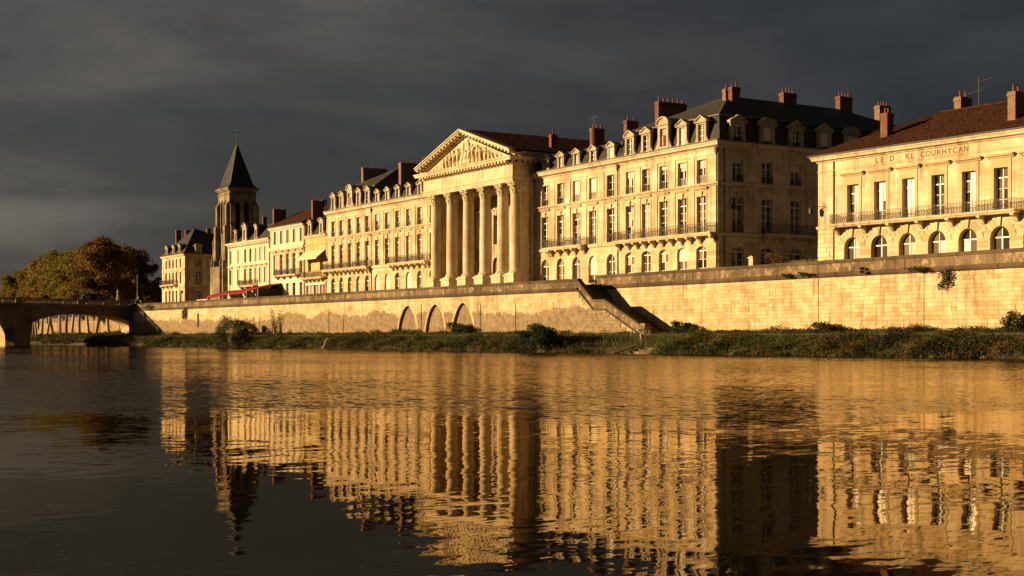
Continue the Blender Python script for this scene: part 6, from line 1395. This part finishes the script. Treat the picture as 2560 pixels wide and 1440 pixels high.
def edge_wob(x): return lerp(EDGE, x) + 0.7 * sin(x * 0.31) + 0.5 * sin(x * 0.83 + 1)
PAL = [(0.055, 0.075, 0.018), (0.075, 0.078, 0.020), (0.105, 0.072, 0.022), (0.10, 0.052, 0.018), (0.036, 0.056, 0.014), (0.085, 0.085, 0.024), (0.07, 0.048, 0.016)]
def weeds(name, label, x0, x1, dens, seed, gap=None, hs=1.0, far=False):
    """tall weeds and brambles on the bank: leafy clumps and grass blades in one mass"""
    R = np.random.default_rng(seed); Cs, Ss, Co = [], [], []; n = int(abs(x1 - x0) * dens)
    for i in range(n):
        x = R.uniform(x0, x1); z_ = R.random(); e, w = edge_wob(x), lerp(WALL, x)
        if z_ < 0.74: q = R.uniform(0.02, 0.42) if not far else R.uniform(0.05, 0.8)
        elif z_ < 0.95: q = R.uniform(0.86, 1.0)
        else: q = R.uniform(0.5, 0.85)
        if gap and any(a < x < b and q < (0.6 if k == 0 else 0.99) for k, (a, b) in enumerate(gap)): continue
        if x > -114 and x < -101.5 and q > 0.8 and R.random() < 0.7: continue
        y = e + (w - e) * q; big = max(0.0, sin(x * 0.9 + 2.3 * sin(x * 0.37))) * (0.4 + 0.6 * R.random()); h = (R.uniform(0.25, 0.55) + 0.8 * big) * hs * (1.0 - 0.9 * max(0, q - 0.2) if q < 0.5 else 0.7 if q > 0.8 else 0.3); r = R.uniform(0.3, 0.6) + 0.35 * big
        pal = PAL[int(R.integers(len(PAL)) if R.random() < 0.5 else (0 if sin(x * 0.17 + seed) > 0.2 else 2 if sin(x * 0.41) > 0 else 5) + R.integers(2))]
        m = int(34 + 55 * h); p = ball_pts(m, R, 0.1) * np.array([r, r, h * 0.55]) + np.array([x, y, bank_z(x, q) + h * 0.45]); p[:, 2] = np.maximum(p[:, 2], bank_z(x, q) * 0.6 + 0.02)
        Cs.append(p); Ss.append(R.uniform(0.09, 0.2, m) * (1.7 if far else 1)); Co.append(np.tile(np.array(pal), (m, 1)) * R.uniform(0.5, 1.25) * (1.0 + 0.55 * sin(x * 1.7 + 2 * sin(x * 0.61))))
    me = leaf_mesh(name, np.concatenate(Cs), np.concatenate(Ss), np.concatenate(Co), R, aspect=0.5); tag(link(name, me), label, 'weeds', kind='stuff')
weeds('bank_weeds', 'tall weeds and brambles along the river edge below the right quay wall', -101.0, -40, 26, 3, hs=0.95, gap=[(-100.5, -89.2)])
weeds('bank_weeds', 'tall weeds and brambles along the river edge below the arched quay wall', -237, -101.0, 17, 4, hs=0.95)
weeds('bank_weeds', 'weeds and low scrub on the bank seen through the bridge arch', -330, -238, 9, 5, hs=1.25, far=True)
def blades(name, label, x0, x1, n, seed, qa, qb, h0, h1, pal):
    R = np.random.default_rng(seed); x = R.uniform(x0, x1, n); q = R.uniform(qa, qb, n); h = R.uniform(h0, h1, n); V = np.zeros((n, 3, 3)); 
    e = np.array([edge_wob(v) for v in x]); w = np.array([lerp(WALL, v) for v in x]); y = e + (w - e) * q; z = np.array([max(bank_z(a, b), 0.0) for a, b in zip(x, q)])
    lean = R.normal(size=(n, 2)) * 0.28 * h[:, None]; wd = R.uniform(0.02, 0.045, n); an = R.uniform(0, pi, n)
    V[:, 0] = np.stack([x - np.cos(an) * wd, y - np.sin(an) * wd, z - 0.05], 1); V[:, 1] = np.stack([x + np.cos(an) * wd, y + np.sin(an) * wd, z - 0.05], 1); V[:, 2] = np.stack([x + lean[:, 0], y + lean[:, 1], z + h], 1)
    me = bpy.data.meshes.new(name); me.from_pydata(V.reshape(-1, 3).tolist(), [], np.arange(3 * n).reshape(-1, 3).tolist()); at = me.attributes.new('leafcol', 'FLOAT_COLOR', 'FACE')
    c = np.array(pal)[R.integers(len(pal), size=n)] * R.uniform(0.6, 1.3, (n, 1)); at.data.foreach_set('color', np.concatenate([c, np.ones((n, 1))], 1).astype(np.float32).reshape(-1)); me.materials.append(M['leaf']); tag(link(name, me), label, 'grass', kind='stuff')
GR = [(0.07, 0.085, 0.02), (0.09, 0.09, 0.025), (0.12, 0.09, 0.03), (0.05, 0.07, 0.018)]
blades('bank_grass', 'grass and reeds at the waterline below the right quay wall', -101, -45, 7000, 11, 0.03, 0.45, 0.25, 0.7, GR); blades('bank_grass', 'grass and reeds at the waterline below the arched quay wall', -237, -101, 12000, 12, 0.03, 0.45, 0.25, 0.6, GR)
blades('path_grass', 'short green grass beside the towpath', -236, -45, 30000, 13, 0.45, 0.98, 0.08, 0.32, [(0.08, 0.10, 0.02), (0.10, 0.11, 0.025), (0.07, 0.09, 0.02)])
def shrub(name, label, x, y, z, r, h, n, seed, cols, stem=True, leaf=(0.1, 0.22), cat='shrub', droop=0.0):
    R = np.random.default_rng(seed); t = thing(name, label, cat, (x, y, z)); mb = MB(); Cs, Ss, Co = [], [], []
    k = 11 if r > 0.5 else 4
    for i in range(k):
        a = 2 * pi * i / k + R.uniform(-0.4, 0.4); q = R.uniform(0.25, 0.85) * r; zz = h * (0.12 + 0.83 * (i * 0.37 % 1.0)) * (-1 if droop else 1); p = (cos(a) * q, sin(a) * q * (0.35 if droop else 1), zz)
        mb.tube([(0, 0, -0.1), (p[0] * 0.4, p[1] * 0.4, zz * 0.6), p], [0.03 + 0.012 * h, 0.02 + 0.006 * h, 0.01], 5)
        m = n // k; rr = r * R.uniform(0.32, 0.5); c = np.array(cols[R.integers(len(cols))]) * R.uniform(0.75, 1.25)
        Cs.append(ball_pts(m, R, 0.1) * np.array([rr, rr, max(0.12, abs(h) * 0.24)]) + np.array(p)); Ss.append(R.uniform(*leaf, m)); Co.append(np.tile(c, (m, 1)))
    link('stem', mb.mesh('stem', 'bark', True), t); link('foliage', leaf_mesh('foliage', np.concatenate(Cs), np.concatenate(Ss), np.concatenate(Co), R, aspect=0.55), t)
GRN = [(0.035, 0.055, 0.014), (0.045, 0.06, 0.015), (0.03, 0.045, 0.012)]; BRN = [(0.08, 0.06, 0.02), (0.06, 0.05, 0.018)]
shrub('round_bush', 'large dark round bush at the water edge in front of the stained quay wall', -179.3, 66.6, 0.4, 2.4, 3.4, 6500, 1, GRN); shrub('round_bush', 'large dark bush at the water edge left of the river stairs', -104.8, 67.6, 0.3, 2.0, 2.0, 6500, 2, GRN)
shrub('round_bush', 'smaller dark bush at the foot of the wall right of the large round bush', -186.0, 71.9, 1.5, 1.3, 1.9, 2600, 3, GRN); shrub('round_bush', 'low dark bush growing at the foot of the rightmost blocked arch', -132.6, 75.2, 1.6, 1.9, 1.2, 2600, 4, GRN)
shrub('sapling', 'thin leafy sapling growing up the stained quay wall', -180.2, 73.1, 1.6, 0.7, 3.2, 600, 5, BRN); shrub('round_bush', 'low bush beside the shaded foot of the river stairs', -99.6, 79.0, 1.5, 1.2, 1.2, 1800, 6, GRN)
shrub('round_bush', 'tall weedy bush against the right quay wall near the picture edge', -63.6, 79.0, 1.5, 1.1, 1.4, 1800, 7, BRN + GRN); shrub('round_bush', 'spreading bush against the middle of the right quay wall', -81.5, 79.2, 1.5, 1.6, 0.9, 2000, 8, BRN + GRN)
for i, (x, z, r, h, n, lab, dr) in enumerate(((-70.3, 6.3, 0.75, 1.5, 700, 'ivy hanging from the cordon high on the right quay wall', 1), (-78.1, 6.2, 0.5, 0.5, 400, 'green weed tuft on the cordon right of the alley', 0), (-86.5, 6.15, 0.9, 0.3, 420, 'weed tuft on the cordon below the shaded alley', 0),
                                              (-84.4, 6.2, 0.8, 0.25, 420, 'small weed tuft on the cordon below the pavilion side', 0), (-72.6, 6.15, 1.2, 0.3, 420, 'brown weed tuft on the cordon near the picture edge', 0), (-112.2, 6.1, 1.1, 0.3, 420, 'weeds on the cordon at the head of the river stairs', 0))):
    shrub('wall_plant', lab, x, 79.75, z, r, h, n, 40 + i, GRN + BRN, leaf=(0.08, 0.18), cat='plant', droop=dr)
shrub('wall_plant', 'ivy hanging from the far end of the stained quay wall', -214.0, 71.9, 5.9, 0.8, 1.6, 700, 50, GRN, leaf=(0.1, 0.2), cat='plant', droop=1); shrub('wall_plant', 'weed tuft under the parapet near the bridge', -229.0, 71.3, 5.9, 1.4, 0.7, 700, 51, GRN + BRN, leaf=(0.1, 0.2), cat='plant')
shrub('climbing_shrub', 'rusty climbing shrub over the garden wall in the alley', -101.5, 92.4, 7.2, 1.6, 1.9, 2000, 60, [(0.12, 0.08, 0.02), (0.08, 0.07, 0.02), (0.14, 0.07, 0.02)]); shrub('climbing_shrub', 'dark green shrub behind the garden wall in the alley', -97.8, 93.6, 6.6, 1.9, 2.4, 2000, 61, GRN)
# hedge planter at the stair head
hp = thing('hedge_planter', 'clipped dark hedge in a low planter at the head of the stairs', 'planter', (-119.3, 83.6, DECK)); MB().box(-0.75, 0.75, -0.3, 0.3, DECK, DECK + 0.2).obj('trough', 'timber', hp)
Rh = np.random.default_rng(8); pc = np.stack([Rh.uniform(-0.8, 0.8, 900), Rh.uniform(-0.35, 0.35, 900), Rh.uniform(0.2, 0.8, 900)], 1); link('hedge', leaf_mesh('hedge', pc, Rh.uniform(0.06, 0.14, 900), np.tile((0.025, 0.035, 0.012), (900, 1)), Rh), hp)

# ------------------------------------------------------------------ small things by the water
def bicycle(x, y, z, rz):
    t = thing('bicycle', 'bicycle with pale mudguards parked at the foot of the river stairs', 'bicycle', (x, y, z), rz); r = 0.34
    ringm = MB(); pts = [(cos(2 * pi * k / 20) * r, 0, sin(2 * pi * k / 20) * r) for k in range(21)]; ringm.tube(pts, 0.022, 6, False); rm = ringm.mesh('tyre', 'rubber')
    sp = MB()
    for k in range(10): sp.tube([(0, 0, 0), (cos(pi * k / 5) * r, 0, sin(pi * k / 5) * r)], 0.006, 3, False)
    sp.tube([(cos(2 * pi * k / 20) * r * 0.93, 0, sin(2 * pi * k / 20) * r * 0.93) for k in range(21)], 0.014, 5, False); sm = sp.mesh('rim', 'chrome')
    gd = MB().tube([(cos(a) * 0.39, 0, sin(a) * 0.39) for a in np.linspace(0.4, 2.9, 9)], 0.03, 6).mesh('mudguard', 'white_paint')
    for wx in (-0.52, 0.52): w = link('wheel', rm, t, (wx, 0, r)); link('rim', sm, w); link('mudguard', gd, w)
    link('frame', MB().tube([(-0.52, 0, r), (-0.08, 0, 0.3), (0.38, 0, 0.78), (0.52, 0, r)], 0.022, 6).tube([(-0.52, 0, r), (-0.18, 0, 0.8), (0.36, 0, 0.82)], 0.02, 6).tube([(-0.08, 0, 0.3), (-0.22, 0, 0.92)], 0.02, 6).mesh('frame', 'grey_paint'), t)
    link('saddle', MB().prism([(-0.36, -0.08), (-0.08, -0.02), (-0.08, 0.02), (-0.36, 0.08)], 'z', 0.92, 0.98).mesh('saddle', 'rubber'), t)
    link('handlebar', MB().tube([(0.36, 0, 0.8), (0.32, 0, 1.02)], 0.018, 6).tube([(0.2, -0.28, 1.0), (0.34, -0.1, 1.04), (0.34, 0.1, 1.04), (0.2, 0.28, 1.0)], 0.016, 6).mesh('handlebar', 'chrome'), t)
bicycle(-95.6, 72.2, bank_z(-95, 0.4), radians(118))
po = thing('mooring_post', 'weathered pale stone mooring post beside the bicycle', 'post', (-96.0, 71.9, 1.0)); MB().lathe([(0.17, 0.8), (0.15, 1.3), (0.18, 1.45), (0.16, 1.62), (0.07, 1.68)], 0, 0, 8).obj('shaft', 'parapet_stone', po)
sl = thing('slipway', 'small stone slipway stepping into the water below the stairs', 'slipway', (-90.4, 68.0, 0)); fr = Fr(sl)
for i in range(6): fr.put(MB().box(-1.7, 1.6, -0.9 + 0.62 * i, -0.3 + 0.62 * i, -0.6, 0.02 + 0.15 * i), 'step', 'parapet_stone')
pk = thing('timber_plank', 'dark timber gangplank lying down to the water beside the slipway', 'plank', (-92.2, 66.2, 0)); MB().add([(0.0, -0.4, -0.1), (0.4, -0.4, -0.1), (-0.1, 2.6, 0.62), (-0.5, 2.6, 0.62), (0.0, -0.4, 0.0), (0.4, -0.4, 0.0), (-0.1, 2.6, 0.72), (-0.5, 2.6, 0.72)], [(0, 3, 2, 1), (4, 5, 6, 7), (0, 1, 5, 4), (1, 2, 6, 5), (2, 3, 7, 6), (3, 0, 4, 7)]).obj('board', 'timber', pk)
dw = thing('driftwood', 'bare grey branch caught at the waterline', 'branch', (-150.5, 67.2, 0.2)); MB().tube([(-0.6, 0, 0), (0, 0, 0.5), (0.3, 0.1, 1.0), (0.7, 0.1, 1.3)], [0.08, 0.07, 0.05, 0.02], 6).tube([(0, 0, 0.5), (-0.4, 0.2, 1.1)], [0.05, 0.02], 5).obj('branch', 'pale_bark', dw)
for i, (x, y, z, l) in enumerate(((-139.0, 97.0, 26.4, 'thin roof aerial on the chimney behind the wing'), (-181.0, 99.0, 26.0, 'thin roof aerial left of the pediment'), (-186.5, 99.2, 27.0, 'thin roof aerial by the pavilion chimney'))):
    a = thing('roof_aerial', l, 'aerial', (x, y, z - 1.2)); MB().tube([(0, 0, z - 2.6), (0, 0, z + 1.4)], 0.025, 5).obj('mast', 'pipe_metal', a); MB().tube([(-0.9, 0, z + 1.1), (0.9, 0, z + 1.2)], 0.02, 5).tube([(-0.5, 0.4, z + 0.6), (0.6, -0.4, z + 0.6)], 0.02, 5).obj('dipole', 'pipe_metal', a)
